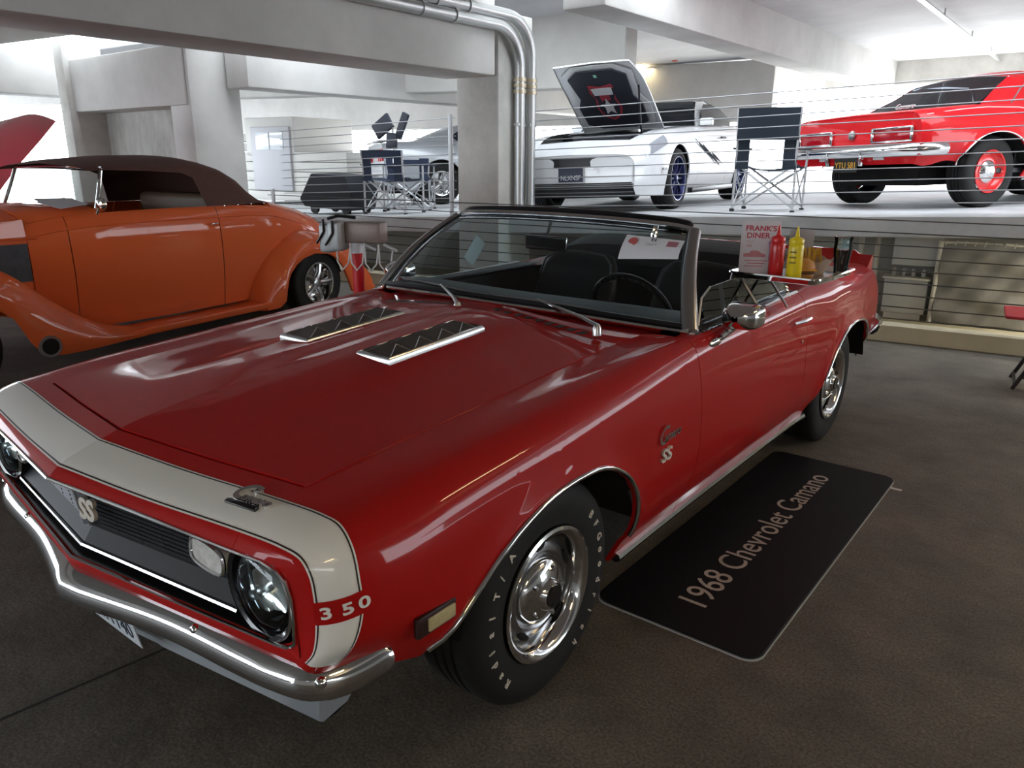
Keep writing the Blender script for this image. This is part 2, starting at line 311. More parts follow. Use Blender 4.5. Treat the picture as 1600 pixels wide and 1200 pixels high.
def panel(name, t0, t1, v0, v1, mat, parent, side=1, gap=.0025, cut=None, lip=.016, off=0, gaps='frio', surf=None):
    GG, NN, TT = surf or (BG, BN, TS); i0, i1 = ti(t0, TT), ti(t1, TT); G = GG[i0:i1+1, v0:v1+1].copy(); N = NN[i0:i1+1, v0:v1+1].copy()
    if off: G = G+N*off
    if side == 0:
        Gm = G[:, 1:][:, ::-1]*np.array([-1, 1, 1]); Nm = N[:, 1:][:, ::-1]*np.array([-1, 1, 1]); G = np.concatenate([Gm, G], 1); N = np.concatenate([Nm, N], 1)
    elif side < 0: G = G*np.array([-1, 1, 1]); N = N*np.array([-1, 1, 1])
    def sh(a, b):
        d = b-a; l = np.linalg.norm(d, axis=-1, keepdims=True); return a+d/np.maximum(l, 1e-9)*np.minimum(gap, l*.4)
    if gap:
        if 'f' in gaps: G[0] = sh(G[0], G[1])
        if 'r' in gaps: G[-1] = sh(G[-1], G[-2])
        if 'i' in gaps: G[:, 0] = sh(G[:, 0], G[:, 1])
        if 'o' in gaps or side == 0: G[:, -1] = sh(G[:, -1], G[:, -2])
    nu, nv = G.shape[:2]; V = [tuple(p) for p in G.reshape(-1, 3)]; F = [(i*nv+j, i*nv+j+1, (i+1)*nv+j+1, (i+1)*nv+j) for i in range(nu-1) for j in range(nv-1)]
    if lip and not cut:
        ring = [(0, j) for j in range(nv)]+[(i, nv-1) for i in range(1, nu)]+[(nu-1, j) for j in range(nv-2, -1, -1)]+[(i, 0) for i in range(nu-2, 0, -1)]
        k = len(V); V += [tuple(G[i, j]-N[i, j]*lip) for i, j in ring]
        for q in range(len(ring)):
            a = ring[q]; b = ring[(q+1) % len(ring)]; F.append((a[0]*nv+a[1], b[0]*nv+b[1], k+(q+1) % len(ring), k+q))
    me = bpy.data.meshes.new(name); me.from_pydata(V, [], F)
    bm = bmesh.new(); bm.from_mesh(me); bpy.data.meshes.remove(me)
    if cut:
        cut_convex(bm, cut)
        if lip:
            es = [e for e in bm.edges if len(e.link_faces) == 1]; bm.normal_update(); base = {}
            sx = 1 if side >= 0 else -1
            for e in es:
                for v in e.verts:
                    if v not in base: base[v] = bm.verts.new(v.co+Vector((-sx*lip, 0, 0)))
            for e in es:
                try: bm.faces.new((e.verts[0], e.verts[1], base[e.verts[1]], base[e.verts[0]]))
                except ValueError: pass
    bmesh.ops.recalc_face_normals(bm, faces=bm.faces)
    o = frombm(name, bm, mat, parent)
    if side == 0: crease(o)
    return o
def crease(o):
    me = o.data
    for e in me.edges:
        a, b = (me.vertices[i].co for i in e.vertices)
        if abs(a.x) < 1e-5 and abs(b.x) < 1e-5 and a.y < .6: e.use_edge_sharp = True
_bvh = None
def side_hit(y, z, sx=1):
    """point and normal of the body side at (y, z)"""
    global _bvh
    if _bvh is None:
        nu, nv = BG.shape[:2]; _bvh = BVHTree.FromPolygons([tuple(p) for p in BG.reshape(-1, 3)], [(i*nv+j, i*nv+j+1, (i+1)*nv+j+1, (i+1)*nv+j) for i in range(nu-1) for j in range(nv-1)])
    h = _bvh.ray_cast(Vector((3, y, z)), Vector((-1, 0, 0)))
    p, n = h[0], h[1]
    if p is None: p = Vector((.85, y, z)); n = Vector((1, 0, 0))
    if n.x < 0: n = -n
    return Vector((p.x*sx, p.y, p.z)), Vector((n.x*sx, n.y, n.z))
def top_hit(x, y):
    side_hit(0, .6); h = _bvh.ray_cast(Vector((abs(x), y, 3)), Vector((0, 0, -1))); p, n = h[0], h[1]
    if n.z < 0: n = -n
    return Vector((x, p.y, p.z)), Vector((n.x*(1 if x >= 0 else -1), n.y, n.z))
def arch_trim(A, sx, parent, mat, r=.008):
    pts = []
    P = cr([(a, b, 0) for a, b in A[2:-1]], 3)
    cy = sum(a for a, b in A)/len(A)
    for y, z, _ in P:
        q, n = side_hit(y+(.004 if y > cy else -.004), z+.003, sx); pts.append(q+Vector((sx*.002, 0, 0)))
    MB().tube(pts, r, 10).build('wheel_arch_molding', mat, parent)

def wheel_well(root, s, y, x0=.47, x1=.90, r=.44, zc=.30):
    A = np.linspace(.28, math.pi-.28, 25); m = MB().grid([[(s*x, y+r*math.cos(a), zc+r*math.sin(a)) for x in (x0, x1)] for a in A])
    m.grid([[(s*x0, y+q*math.cos(a), zc+q*math.sin(a)) for q in (0, r)] for a in A]); return m.build('wheel_well', DARKGAP, root)
def make_surf(rings, ts, nseg=6):
    D = np.array([cr(r[1], nseg) for r in rings]); G = pchip([r[0] for r in rings], D, ts); N = gnormals(G); k = G.shape
    if (N[k[0]//2, int(k[1]*.8), 0]) < 0: N = -N
    N[:, 0, 0] = 0; return (G, N, list(ts))
def make_tire(R, w, rim, n=64):
    h = w/2; prof = [(rim, -h*.80), (rim+.012, -h*.92), (rim+(R-rim)*.45, -h*1.0), (R-.035, -h*.97), (R-.012, -h*.86), (R-.002, -h*.72), (R, -h*.5)]
    for k in (-.30, 0, .30): prof += [(R, h*k-.007), (R-.009, h*k-.005), (R-.009, h*k+.005), (R, h*k+.007)]
    prof += [(R, h*.5), (R-.002, h*.72), (R-.012, h*.86), (R-.035, h*.97), (rim+(R-rim)*.45, h*1.0), (rim+.012, h*.92), (rim, h*.80)]
    return MB().lathe(prof, n, 'x')
def wheel(parent, pos, sx, kind, R=.335, w=.235, letters=True):
    """a wheel whose outer face looks along +x (sx = 1) or -x; parts are meshes under an empty"""
    e = empty('wheel', pos, parent=parent)
    if sx < 0: e.rotation_euler = (0, 0, math.pi)
    rim = .195 if kind != 'alloy' else .245; rw = w/2
    t = make_tire(R, w, rim); t.build('tire', RUBBER, e)
    # tread blocks: cross grooves
    if kind == 'rally':
        MB().lathe([(.196, rw*.86), (.203, rw*.95), (.203, rw*1.0), (.194, rw*1.03), (.182, rw*.99), (.172, rw*.86), (.163, rw*.66), (.160, rw*.50)], 48, 'x').build('trim_ring', CHROME, e)
        m = MB(); pr = [(.162, rw*.48), (.150, rw*.58), (.135, rw*.66), (.120, rw*.69), (.105, rw*.63), (.098, rw*.52), (0, rw*.5)]; m.lathe(pr, 48, 'x'); m.build('rim', M('rally_steel', (.33, .33, .34), .25, .95), e)
        for k in range(5):
            a = 2*math.pi*(k+.3)/5; c = Vector((rw*.655, .141*math.cos(a), .141*math.sin(a)))
            MB().tube([c+Vector((0, -math.sin(a), math.cos(a)))*s for s in (-.028, -.012, .012, .028)], [.004, .011, .011, .004], 8, flat=.9).build('vent_slot', DARKGAP, e)
        MB().lathe([(.104, rw*.55), (.102, rw*.70), (.094, rw*.80), (.075, rw*.90), (.050, rw*.97), (.046, rw*1.04), (.040, rw*1.10), (.020, rw*1.12), (0, rw*1.12)], 40, 'x').build('hub_cap', CHROME, e)
        MB().lathe([(.034, rw*1.11), (.034, rw*1.135), (.030, rw*1.135), (.026, rw*1.125), (0, rw*1.125)], 24, 'x').build('cap_button', GLOSSBLACK, e)
        for k in range(5):
            a = 2*math.pi*k/5; MB().lathe([(.007, 0), (.007, .012), (0, .014)], 8, 'x', (rw*.86, .075*math.cos(a), .075*math.sin(a))).build('lug_nut', CHROME, e)
    elif kind == 'dogdish':
        MB().lathe([(.196, rw*.86), (.203, rw*.95), (.20, rw*1.0), (.190, rw*.95), (.180, rw*.7), (.160, rw*.5), (.130, rw*.62), (.100, rw*.60), (0, rw*.55)], 48, 'x').build('rim', M('red_steel_rim', (.75, .02, .02), .3, 0, .8), e)
        MB().lathe([(.110, rw*.58), (.106, rw*.74), (.085, rw*.88), (.050, rw*.94), (.045, rw*1.0), (0, rw*1.02)], 40, 'x').build('hub_cap', CHROME, e)
    else:
        mt = {'alloy': M('blue_black_alloy', (.02, .025, .09), .3, .6), 'silver': STEEL}.get(kind, STEEL)
        rr = rim if kind != 'alloy' else .245
        MB().lathe([(rr+.004, rw*.86), (rr+.008, rw*.97), (rr-.006, rw*.95), (rr-.02, rw*.5), (rr-.03, -rw*.3), (0, -rw*.3)], 48, 'x').build('rim', mt if kind == 'alloy' else CHROME, e)
        ns = 10 if kind == 'alloy' else 5
        for k in range(ns):
            a = 2*math.pi*k/ns; d = Vector((0, math.cos(a), math.sin(a)))
            MB().tube([d*.03+Vector((rw*.55, 0, 0)), d*(rr*.55)+Vector((rw*.72, 0, 0)), d*(rr-.012)+Vector((rw*.62, 0, 0))], [.020, .014, .017] if kind == 'alloy' else [.03, .022, .028], 8).build('spoke', mt, e)
        MB().lathe([(.055, rw*.4), (.052, rw*.75), (.03, rw*.85), (0, rw*.85)], 24, 'x').build('hub_cap', mt, e)
    if letters:
        rt = (R+rim)/2+.004
        for s, a0, da in (('BFGoodrich', 40, 11.2), ('RadialT/A', 222, 11.2)):
            for k, ch in enumerate(s):
                a = math.radians(a0-da*k) if True else 0
                rad = Vector((0, math.cos(a), math.sin(a))); tan = Vector((0, math.sin(a), -math.cos(a)))
                # seen from +x, y runs to the right: letters run clockwise, tops outward
                o = text('tire_letter', ch, .034, rad*(rt-.011)+Vector((rw*1.0+.0005, 0, 0))-tan*.012, tan, rad, WHITEL, e, ext=.0012, bold=.0006)
    return e
def plate(parent, c, xd, yd, s, w, h, base, ink, size, name='license_plate'):
    x = Vector(xd).normalized(); y = Vector(yd).normalized(); z = x.cross(y); R = Matrix((x, y, z)).transposed()
    o = MB().box(c, (w, h, .003), mat=R).build(name, base, parent, bevel=.001, seg=1)
    text('plate_text', s, size, Vector(c)-y*h*(.24 if size > .08 else .36)+z*.002, x, y, ink, o, .0008, 'CENTER', sx=.9)
    return o
def camaro(root, main=True):
    paint = RED if main else RED2
    gl = 'frio'
    panel('hood', -.64, .62, 0, vj(2), paint, root, 0, gap=.005, off=.002)
    panel('header_panel', -.812, -.64, 0, vj(2), paint, root, 0, gaps='r')
    panel('cowl_panel', .62, .95, 0, vj(2), paint, root, 0, gaps='f')
    for s in (1, -1):
        panel('front_fender', -.812, .87, vj(2), vj(9), paint, root, s, cut=ARCH_F, gaps='ri')
        panel('door', .87, 2.03, vj(3), vj(9), paint, root, s, gaps='fr')
        panel('quarter_panel', 2.03, 3.64, vj(2), vj(9), paint, root, s, cut=ARCH_R, gaps='f')
        arch_trim(ARCH_F, s, root, CHROME); arch_trim(ARCH_R, s, root, CHROME)
        # rocker molding
        pts = [side_hit(y, .262, s)[0]+Vector((s*.006, 0, -.004)) for y in np.linspace(.42, 2.30, 24)]
        MB().tube(pts, .019, 8, flat=.9).build('rocker_molding', CHROME, root)
        # belt molding on the door and quarter top
        G = [Vector((s*(.822), y, z+.003)) for y, z in zip(np.linspace(.93, 2.03, 12), [.925]*6+[.928, .93, .932, .934, .935, .936])]
        MB().tube(G, .016, 8, flat=.5).build('belt_molding', CHROME, root)
        for a in (0, 2.743):
            wheel_well(root, s, a)
        wheel(root, (s*.752, 0, .335), s, 'rally' if main else 'dogdish', letters=main and s > 0)
        wheel(root, (s*.745, 2.743, .335), s, 'rally' if main else 'dogdish', letters=False)
    panel('deck_lid', 2.50, 3.64, 0, vj(2), paint, root, 0, gaps='f')
    # tail panel
    i = ti(3.64); sec = BG[i]; L = [tuple(p) for p in sec]+[(0, 3.64, .43)]; L = L+[(-a, b, c) for a, b, c in L[1:-1][::-1]]
    MB().prism([(a, c) for a, b, c in L], .03, lambda a, b, h: (a*(1-.0), 3.635-h+.0, b)).build('tail_panel', paint, root)
    for s in (1, -1):
        fr = MB(); c = (s*.50, 3.645, .70); w, h = .46, .125
        for q, d in (((0, h/2), (w, .018)), ((0, -h/2), (w, .018)), ((w/2, 0), (.018, h)), ((-w/2, 0), (.018, h))): fr.box((c[0]+q[0], c[1], c[2]+q[1]), (d[0]+.018, .03, d[1]))
        t = fr.build('tail_light_bezel', CHROME, root, bevel=.005)
        box('tail_light_lens', (c[0], 3.64, .70), (w-.02, .02, h-.02), M('red_lens', (.35, .005, .012), .15, 0, .5), root, bevel=.006)
    # rear bumper
    pa = [(0, 3.70), (.4, 3.69), (.70, 3.66), (.80, 3.61), (.86, 3.50), (.875, 3.38)]; pa = [(-x, y) for x, y in pa[:0:-1]]+pa
    MB().tube([(x, y, .56) for x, y, _ in cr([(a, b, 0) for a, b in pa], 5)], .05, 10, flat=1.1).build('rear_bumper', CHROME, root)
    # rear spoiler
    if main: spoiler(root, paint)
    # underside and inner shells
    MB().box((0, 1.35, .30), (1.0, 3.8, .16)).build('underbody', DARKGAP, root)
    # ---------------- front end
    fr_end(root, main, paint)
def spoiler(root, paint):
    sp = cr([(-.80, 3.50, 0), (-.62, 3.545, 0), (0, 3.565, 0), (.62, 3.545, 0), (.80, 3.50, 0)], 6); SG = []
    for x, y, _ in sp:
        b = .895 if abs(x) > .7 else .915; SG.append([(x, y-.10, b+.0), (x, y-.06, b+.025), (x, y, b+.075), (x, y+.022, b+.075), (x, y+.03, b-.01)])
    MB().grid(SG).add(SG[0], [(0, 1, 2, 3, 4)]).add(SG[-1], [(4, 3, 2, 1, 0)]).build('rear_spoiler', paint, root)
def fr_end(root, main, paint):
    N = 25; xs = np.linspace(-.80, .80, N)
    ymouth = lambda x: -.925+.142*abs(x)
    mouth = MB()
    back = [[(x, ymouth(x)+.15, .555), (x, ymouth(x)+.15, .775)] for x in xs]; mouth.grid(back)
    mouth.grid([[(x, ymouth(x)+.012, .777-.012*abs(x)/.8), (x, ymouth(x)+.16, .775)] for x in xs]); mouth.grid([[(x, ymouth(x)+.03, .548), (x, ymouth(x)+.16, .552)] for x in xs])
    for s in (1, -1): mouth.grid([[(s*.80, -.80, .55), (s*.80, -.80, .76)], [(s*.80, -.68, .55), (s*.80, -.68, .76)]])
    mouth.build('grille_surround', M('grille_black', (.008, .009, .012), .5), root)
    # lip below the mouth
    MB().grid([[(x, -.902+.14*abs(x)+.004, .553), (x, -.902+.14*abs(x)-.008, .542), (x, -.902+.14*abs(x)-.008, .53), (x, -.902+.14*abs(x)+.03, .505), (x, -.902+.14*abs(x)+.06, .42)] for x in np.linspace(-.80, .80, 33)]).build('lower_lip_panel', paint, root)
    for s in (1, -1):   # bright trim round the mouth
        pts = [(s*a, b-.003, c) for a, b, c in [(0, -.925, .775), (.33, -.880, .769), (.655, -.837, .763), (.733, -.823, .760), (.772, -.813, .746), (.790, -.807, .724), (.797, -.803, .69), (.797, -.801, .64), (.789, -.799, .58), (.765, -.800, .560), (.73, -.801, .553), (.33, -.858, .552), (0, -.903, .552)]]
        MB().tube(pts, .0042, 6).build('mouth_trim', CHROME, root)
    gm = M('grille_bars', (.05, .055, .065), .32, .6)
    grille = MB()
    for s in (1, -1):
        P = lambda x, z: (s*x, -.862+.135*x+(.76-z)*.12, z)
        grille.grid([[P(x, z) for z in (.765, .615)] for x in np.linspace(0, .60, 9)])
        grille.grid([[P(x, .615), (s*x, -.872+.128*x, .575)] for x in np.linspace(0, .60, 9)])
    gr = grille.build('grille', M('grille_dark', (.008, .009, .012), .55), root)
    for s in (1, -1):
        P = lambda x, z: Vector((s*x, -.866+.135*x+(.76-z)*.12, z))
        for k in range(11):
            z = .757-.0125*k; MB().tube([P(.02+.012*k*.3, z), P(.50, z)], .0032, 4).build('grille_bar', gm, gr)
        for x in (.13, .22, .31, .40, .49): MB().tube([P(x, .76), P(x, .625)], .002, 4).build('grille_bar', gm, gr)
        MB().tube([(s*x, -.876+.128*x, .574) for x in (0, .3, .585)], .0055, 6).build('grille_molding', CHROME, gr)
        MB().add([P(.0, .768)+Vector((0, -.008, 0)), P(.048, .765)+Vector((0, -.004, 0)), P(.018, .63)+Vector((0, -.004, 0)), P(.0, .625)+Vector((0, -.014, 0))], [(0, 1, 2, 3)]).build('center_bar', M('bar_grey', (.22, .23, .25), .35, .6), gr)
        MB().tube([P(.050, .765)+Vector((0, -.006, 0)), P(.018, .625)+Vector((0, -.008, 0))], .003, 4).build('center_edge', STEEL, gr)
        # head lamp
        hc = Vector((s*.676, -.800, .657))
        MB().lathe([(.118, .07), (.113, .002), (.108, -.004), (.100, .000), (.094, .016)], 48, 'y', hc).build('headlight_bezel', GLOSSBLACK, root)
        MB().lathe([(.109, -.006), (.114, -.001), (.111, .004)], 48, 'y', hc).build('headlight_ring', STEEL, root)
        refl = MB().lathe([(.094, .012), (.085, .030), (.058, .050), (.02, .060), (0, .061)], 40, 'y', hc).build('headlight_reflector', CHROME, root)
        ln = MB().lathe([(.096, .012), (.088, .000), (.062, -.012), (.03, -.019), (0, -.021)], 40, 'y', hc).build('headlight_lens', CGLASS, root)
        MB().lathe([(.010, .03), (.012, .0), (.008, -.004), (0, -.006)], 12, 'y', hc).build('headlight_bulb', STEEL, root)
        for k in range(7): MB().tube([hc+Vector((dx*.022, .006, -.075+abs(dx)*.006)) for dx in (-.9+k*.3,)]+[hc+Vector(((-.9+k*.3)*.022, .0, -.045))], .0025, 4).build('lens_flute', CGLASS, ln)
        # parking lamp
        pc = Vector((s*.500, -.812, .686)); px = Vector((s, .135, 0)).normalized(); pz = Vector((0, .1, 1)).normalized(); pn = Vector((0, -1, 0))
        outl = cr([(-.052, .028, 0), (-.040, .036, 0), (.038, .020, 0), (.052, .006, 0), (.055, -.024, 0), (.044, -.034, 0), (-.034, -.022, 0), (-.050, -.008, 0), (-.052, .028, 0)], 4)[:-1]
        pts = [pc+px*a+pz*b for a, b, _ in outl]
        MB().prism([(a, b) for a, b, _ in outl], .045, lambda a, b, h: pc+px*a+pz*b-pn*h).build('parking_lamp_lens', M('clear_lens', (.62, .62, .60), .25, 0, .6, var=.2, scale=60), root)
        MB().tube(pts, .005, 6, closed=True).build('parking_lamp_bezel', CHROME, root)
    # bumper
    base = [(0, -.888), (.334, -.812), (.62, -.778), (.70, -.766), (.766, -.745), (.805, -.70), (.821, -.65), (.828, -.605)]
    pl = [np.array([0, -.888, 0])]+list(cr([(a, b, 0) for a, b in base], 6))[1:]
    sec = [(-.030, .523), (.016, .520), (.040, .508), (.056, .491), (.063, .470), (.060, .446), (.036, .420), (-.02, .408)]
    GB = []
    for s in (-1, 1):
        rows = []
        for k, p in enumerate(pl):
            a = pl[max(0, k-1)]; b = pl[min(len(pl)-1, k+1)]; t = b-a; n = np.array([t[1], -t[0]]); n /= np.linalg.norm(n)
            if k == 0: n = np.array([0, -1.0])*1.02
            q = 1 if k < len(pl)-5 else [.98, .93, .82, .60, .0][k-(len(pl)-5)]
            zb = .022*max(0, (k-len(pl)*.6)/(len(pl)*.4))
            rows.append([(s*(p[0]+n[0]*(d if q else -.01)), p[1]+n[1]*(d if q else -.01), .472+(z-.472)*max(q, .12)+zb) for d, z in sec])
        GB.append(rows)
    full = GB[0][::-1]+GB[1][1:]
    bp = MB().grid(full).build('front_bumper', CHROME, root)
    for s in (1, -1):
        for x, y, z in ((.462, -.838, .496), (.826, -.772, .487)):
            MB().lathe([(.013, .0), (.012, .006), (.008, .011), (0, .013)], 14, 'z', (0, 0, 0)).build('bumper_bolt', CHROME, bp).matrix_local = Matrix.Translation((s*x, y, z)) @ (Matrix.Rotation(math.radians(50), 4, 'X') if x < .5 else Matrix.Rotation(s*math.radians(65), 4, 'Y') @ Matrix.Rotation(math.radians(20), 4, 'X'))
    VM = M('grey_valance', (.34, .37, .40), .4, 0, .3) if main else paint
    va = []
    for x in np.linspace(-.70, .70, 21):
        y0 = -.84+.135*abs(x); va.append([(x*1.08, y0+.02, .435), (x, -.795+.145*abs(x), .27 if abs(x) > .1 else .285), (x, -.785+.145*abs(x), .262), (x, -.74+.145*abs(x), .262)])
    for s in (-1, 1):
        e = [(s*.80, -.62, .43), (s*.695, -.60, .275), (s*.69, -.60, .265), (s*.65, -.60, .262)]
        va = [e]+va if s < 0 else va+[e]
    MB().grid(va).build('front_valance', VM, root)
    if main:
        plate(root, (.0, -.845, .375), (1, .0, 0), (0, -.2, 1), 'XA11140', .305, .152, M('plate_white', (.62, .66, .70), .4), M('plate_ink', (.02, .03, .06), .5), .075)
    else:
        plate(root, (0, 3.70, .44), (-1, 0, 0), (0, 0, 1), 'YTU 581', .305, .152, M('plate_black', (.02, .018, .015), .4), M('plate_yellow', (.75, .38, .03), .5), .085)
    # side marker lamps
    for s in (1, -1):
        p, n = side_hit(-.515, .545, s)
        R = Matrix((Vector((0, 1, 0)), Vector((0, 0, 1)), Vector((s, 0, 0)))).transposed()
        mk = MB().box(p+Vector((s*.002, 0, 0)), (.125, .052, .016), mat=R).build('side_marker_bezel', M('marker_frame', (.03, .012, .01), .4), root, bevel=.004)
        MB().box(p+Vector((s*.008, .012, -.002)), (.088, .034, .012), mat=R).build('side_marker_lens', M('amber_clear', (.50, .42, .22), .3, 0, .4, var=.15, scale=50), mk, bevel=.003)
    interior(root, main)
WSB = [(0, .775, .981), (.30, .790, .978), (.55, .830, .966), (.71, .885, .952), (.805, .945, .938)]
WST = [(0, 1.215, 1.290), (.25, 1.222, 1.287), (.45, 1.243, 1.279), (.57, 1.268, 1.270), (.630, 1.300, 1.256)]
def sym(P): return [(-a, b, c) for a, b, c in P[:0:-1]]+list(P)
def ws(u, v):
    """point of the windshield: u = -1..1 across, v = 0..1 up"""
    b = cr(sym(WSB), 6); t = cr(sym(WST), 6); k = (u+1)/2*(len(b)-1); i = min(int(k), len(b)-2); f = k-i
    pb = b[i]*(1-f)+b[i+1]*f; pt = t[i]*(1-f)+t[i+1]*f; p = pb*(1-v)+pt*v
    return Vector(p)+Vector((0, -.030, .02))*math.sin(math.pi*v)
def seat(root, x, y):
    o = empty('front_seat', (x, y, .0), parent=root)
    MB().box((0, 0, .52), (.50, .52, .16)).build('seat_cushion', VINYL, o, bevel=.05, seg=4)
    G = []
    for z, w, d, yy in ((.55, .25, .07, .24), (.70, .26, .075, .30), (.85, .255, .065, .36), (.96, .235, .05, .40), (1.015, .20, .035, .425), (1.03, .16, .012, .432)):
        G.append([(w*math.copysign(abs(math.cos(a))**.55, math.cos(a)), yy+d*math.copysign(abs(math.sin(a))**.8, math.sin(a)), z) for a in np.linspace(0, 2*math.pi, 29)])
    MB().grid(G).build('seat_back', VINYL, o)
    MB().tube([(-.235, .335, .90), (-.215, .365, .985), (-.16, .385, 1.03), (0, .39, 1.042), (.16, .385, 1.03), (.215, .365, .985), (.235, .335, .90)], .006, 6).build('seat_piping', M('seat_piping', (.10, .11, .12), .3), o)
def interior(root, main):
    us = np.linspace(-1, 1, 33); vs = np.linspace(0, 1, 9)
    MB().grid([[ws(u, v) for v in vs] for u in us]).build('windshield_glass', WGLASS, root)
    MB().tube([ws(u, 0)+Vector((0, -.012, -.006)) for u in us], .009, 6).build('windshield_base_trim', CHROME, root)
    MB().tube([ws(u, .02)+Vector((0, .006, 0)) for u in us], .014, 6).build('windshield_gasket', BLACK, root)
    for s in (1, -1):
        c = [ws(s*.985, v) for v in np.linspace(-.01, 1.0, 10)]
        MB().tube([p+Vector((s*.010, -.004, .004)) for p in c], [.030, .030, .029, .028, .027, .026, .025, .024, .024, .024], 12, flat=.62).build('windshield_pillar', STEEL if main else CHROME, root)
        MB().tube([p+Vector((-s*.022, .01, -.0)) for p in c], .010, 6).build('pillar_gasket', BLACK, root)
    hd = [ws(u, 1.0) for u in us]
    MB().tube([p+Vector((0, -.004, .006)) for p in hd], .0145, 10, flat=.9).build('windshield_header', CHROME, root)
    MB().tube([p+Vector((0, .012, -.014)) for p in hd], .012, 6).build('header_gasket', BLACK, root)
    if main: MB().tube([p*1.0+Vector((-p.x*.035, .035, .022)) for p in hd], [.010]+[.020]*(len(hd)-2)+[.010], 10, flat=.75).build('top_weatherstrip', BLACK, root)
    # cabin
    tub = MB(); tub.box((0, 1.75, .34), (1.66, 1.9, .05)); tub.box((0, .88, .60), (1.6, .05, .52)); tub.box((0, 2.55, .62), (1.55, .05, .58))
    for s in (1, -1): tub.box((s*.785, 1.62, .64), (.05, 1.5, .55))
    for s in (1, -1): tub.box((s*.762, 1.62, .932), (.095, 1.40, .014))
    tub.build('cabin_lining', VINYL, root, bevel=.01, seg=1)
    MB().grid([[Vector((.79*u, ws(u*.97, 0).y+dy, z)) for dy, z in ((.01, .965-.03*u*u), (.10, .982-.03*u*u), (.24, .985-.03*u*u), (.33, .965-.03*u*u), (.36, .92), (.34, .80), (.25, .70))] for u in np.linspace(-1, 1, 21)]).build('dashboard', VINYL, root)
    seat(root, .37, 1.62); seat(root, -.37, 1.62)
    rb = MB(); rb.box((0, 2.30, .52), (1.40, .45, .18)); rb.box((0, 2.46, .80), (1.42, .16, .40)); rb.build('rear_seat', VINYL, root, bevel=.05, seg=4)
    if main:
        G = []
        for u in np.linspace(-1, 1, 25):
            w = .80*u; k = max(0, 1-abs(u)**6)
            G.append([(w, 2.30, .95), (w, 2.35, .965+.085*k), (w, 2.47, .97+.135*k), (w, 2.60, .965+.125*k), (w, 2.72, .955+.06*k), (w, 2.76, .945)])
        MB().grid(G).build('folded_top_boot', M('boot_vinyl', (.014, .014, .017), .5, bump=.2, scale=20), root)
    # steering wheel
    c = Vector((.37, 1.30, .90)); nrm = Vector((0, .88, .47)); ex = Vector((1, 0, 0)); ey = nrm.cross(ex).normalized()
    if ey.z < 0: ey = -ey
    R = .185
    rim = [c+ex*R*math.cos(a)+ey*R*math.sin(a) for a in np.linspace(0, 2*math.pi, 41)[:-1]]
    sw = MB().tube(rim, .014, 8, closed=True).build('steering_wheel', M('steering_black', (.01, .01, .011), .3), root)
    for a in (math.pi*.5+2.1, math.pi*.5-2.1, math.pi*1.5): MB().tube([c, c+(ex*math.cos(a)+ey*math.sin(a))*R], .009, 6).build('wheel_spoke', STEEL, sw)
    MB().tube([c-nrm*.01, c+nrm*-.4+Vector((0, 0, 0))], .03, 10).build('steering_column', BLACK, sw)
    for k in range(9):
        a = math.pi*(.5+(k-4)*.055); p = c+ex*(R+.001)*math.cos(a)+ey*(R+.001)*math.sin(a)-nrm*.013
        MB().lathe([(0, -.005), (.006, 0), (0, .005)], 6, 'z', p).build('rim_stud', CHROME, sw)
    # rear view mirror
    m = MB().box((0, 1.165, 1.178), (.22, .025, .062)).build('rear_view_mirror', CHROME, root, bevel=.012, seg=3)
    MB().tube([(0, 1.17, 1.205), (0, 1.20, 1.265)], .007, 6).build('mirror_stem', STEEL, m)
    # door mirror, handle, lock, door glass
    for s in (1, -1):
        c = Vector((s*.915, 1.155, .972))
        G = []
        for y, w, h in ((-.075, .012, .010), (-.068, .035, .025), (-.05, .058, .040), (-.02, .070, .048), (.02, .074, .050), (.04, .073, .049), (.042, .066, .043), (.036, .0, .0)):
            G.append([(c.x+w*math.copysign(abs(math.cos(a))**.6, math.cos(a)), c.y+y, c.z+h*math.copysign(abs(math.sin(a))**.6, math.sin(a))) for a in np.linspace(0, 2*math.pi, 33)])
        mm = MB().grid(G).build('door_mirror', CHROME, root)
        MB().tube([(s*.905, 1.14, .945), (s*.885, 1.11, .918), (s*.875, 1.07, .900)], [.016, .013, .012], 8).build('mirror_stalk', CHROME, mm)
        p, n = side_hit(1.03, .888, s); MB().lathe([(.0, .010), (.02, .009), (.03, .005), (.034, 0)], 20, 'x').build('mirror_base', CHROME, mm).matrix_local = Matrix.Translation(p) @ Matrix.Diagonal((s, 1.6, .5, 1))
        hp = [side_hit(y, .828, s)[0] for y in (1.83, 1.92, 2.00)]
        hh = MB().tube([hp[0]+Vector((s*.012, 0, 0)), hp[1]+Vector((s*.030, 0, .002)), hp[2]+Vector((s*.026, 0, .002))], [.009, .012, .011], 8, flat=.8).build('door_handle', CHROME, root)
        p, n = side_hit(1.955, .725, s); MB().lathe([(.011, 0), (.011, .005), (0, .007)], 14, 'x', (0, 0, 0)).build('door_lock', CHROME, root).matrix_local = Matrix.Translation(p) @ Matrix.Diagonal((s, 1, 1, 1))
        if main and s > 0:
            gp = [(1.03, .90), (1.08, 1.035), (1.16, 1.068), (1.90, 1.085), (2.02, .90)]
            g = MB().prism(gp, .005, lambda a, b, h: (.795+h-(b-.9)*.12, a, b)).build('door_glass', CGLASS, root, smooth=False)
            MB().tube([(.797-(b-.9)*.12, a, b) for a, b in gp[0:3]], .004, 6).build('glass_edge', STEEL, g)
            MB().tube([(.797-(b-.9)*.12, a, b) for a, b in ((1.90, 1.085), (2.03, .92))], .010, 6).build('glass_channel', CHROME, g)
    if main: main_details(root)
    else: coupe_roof(root)
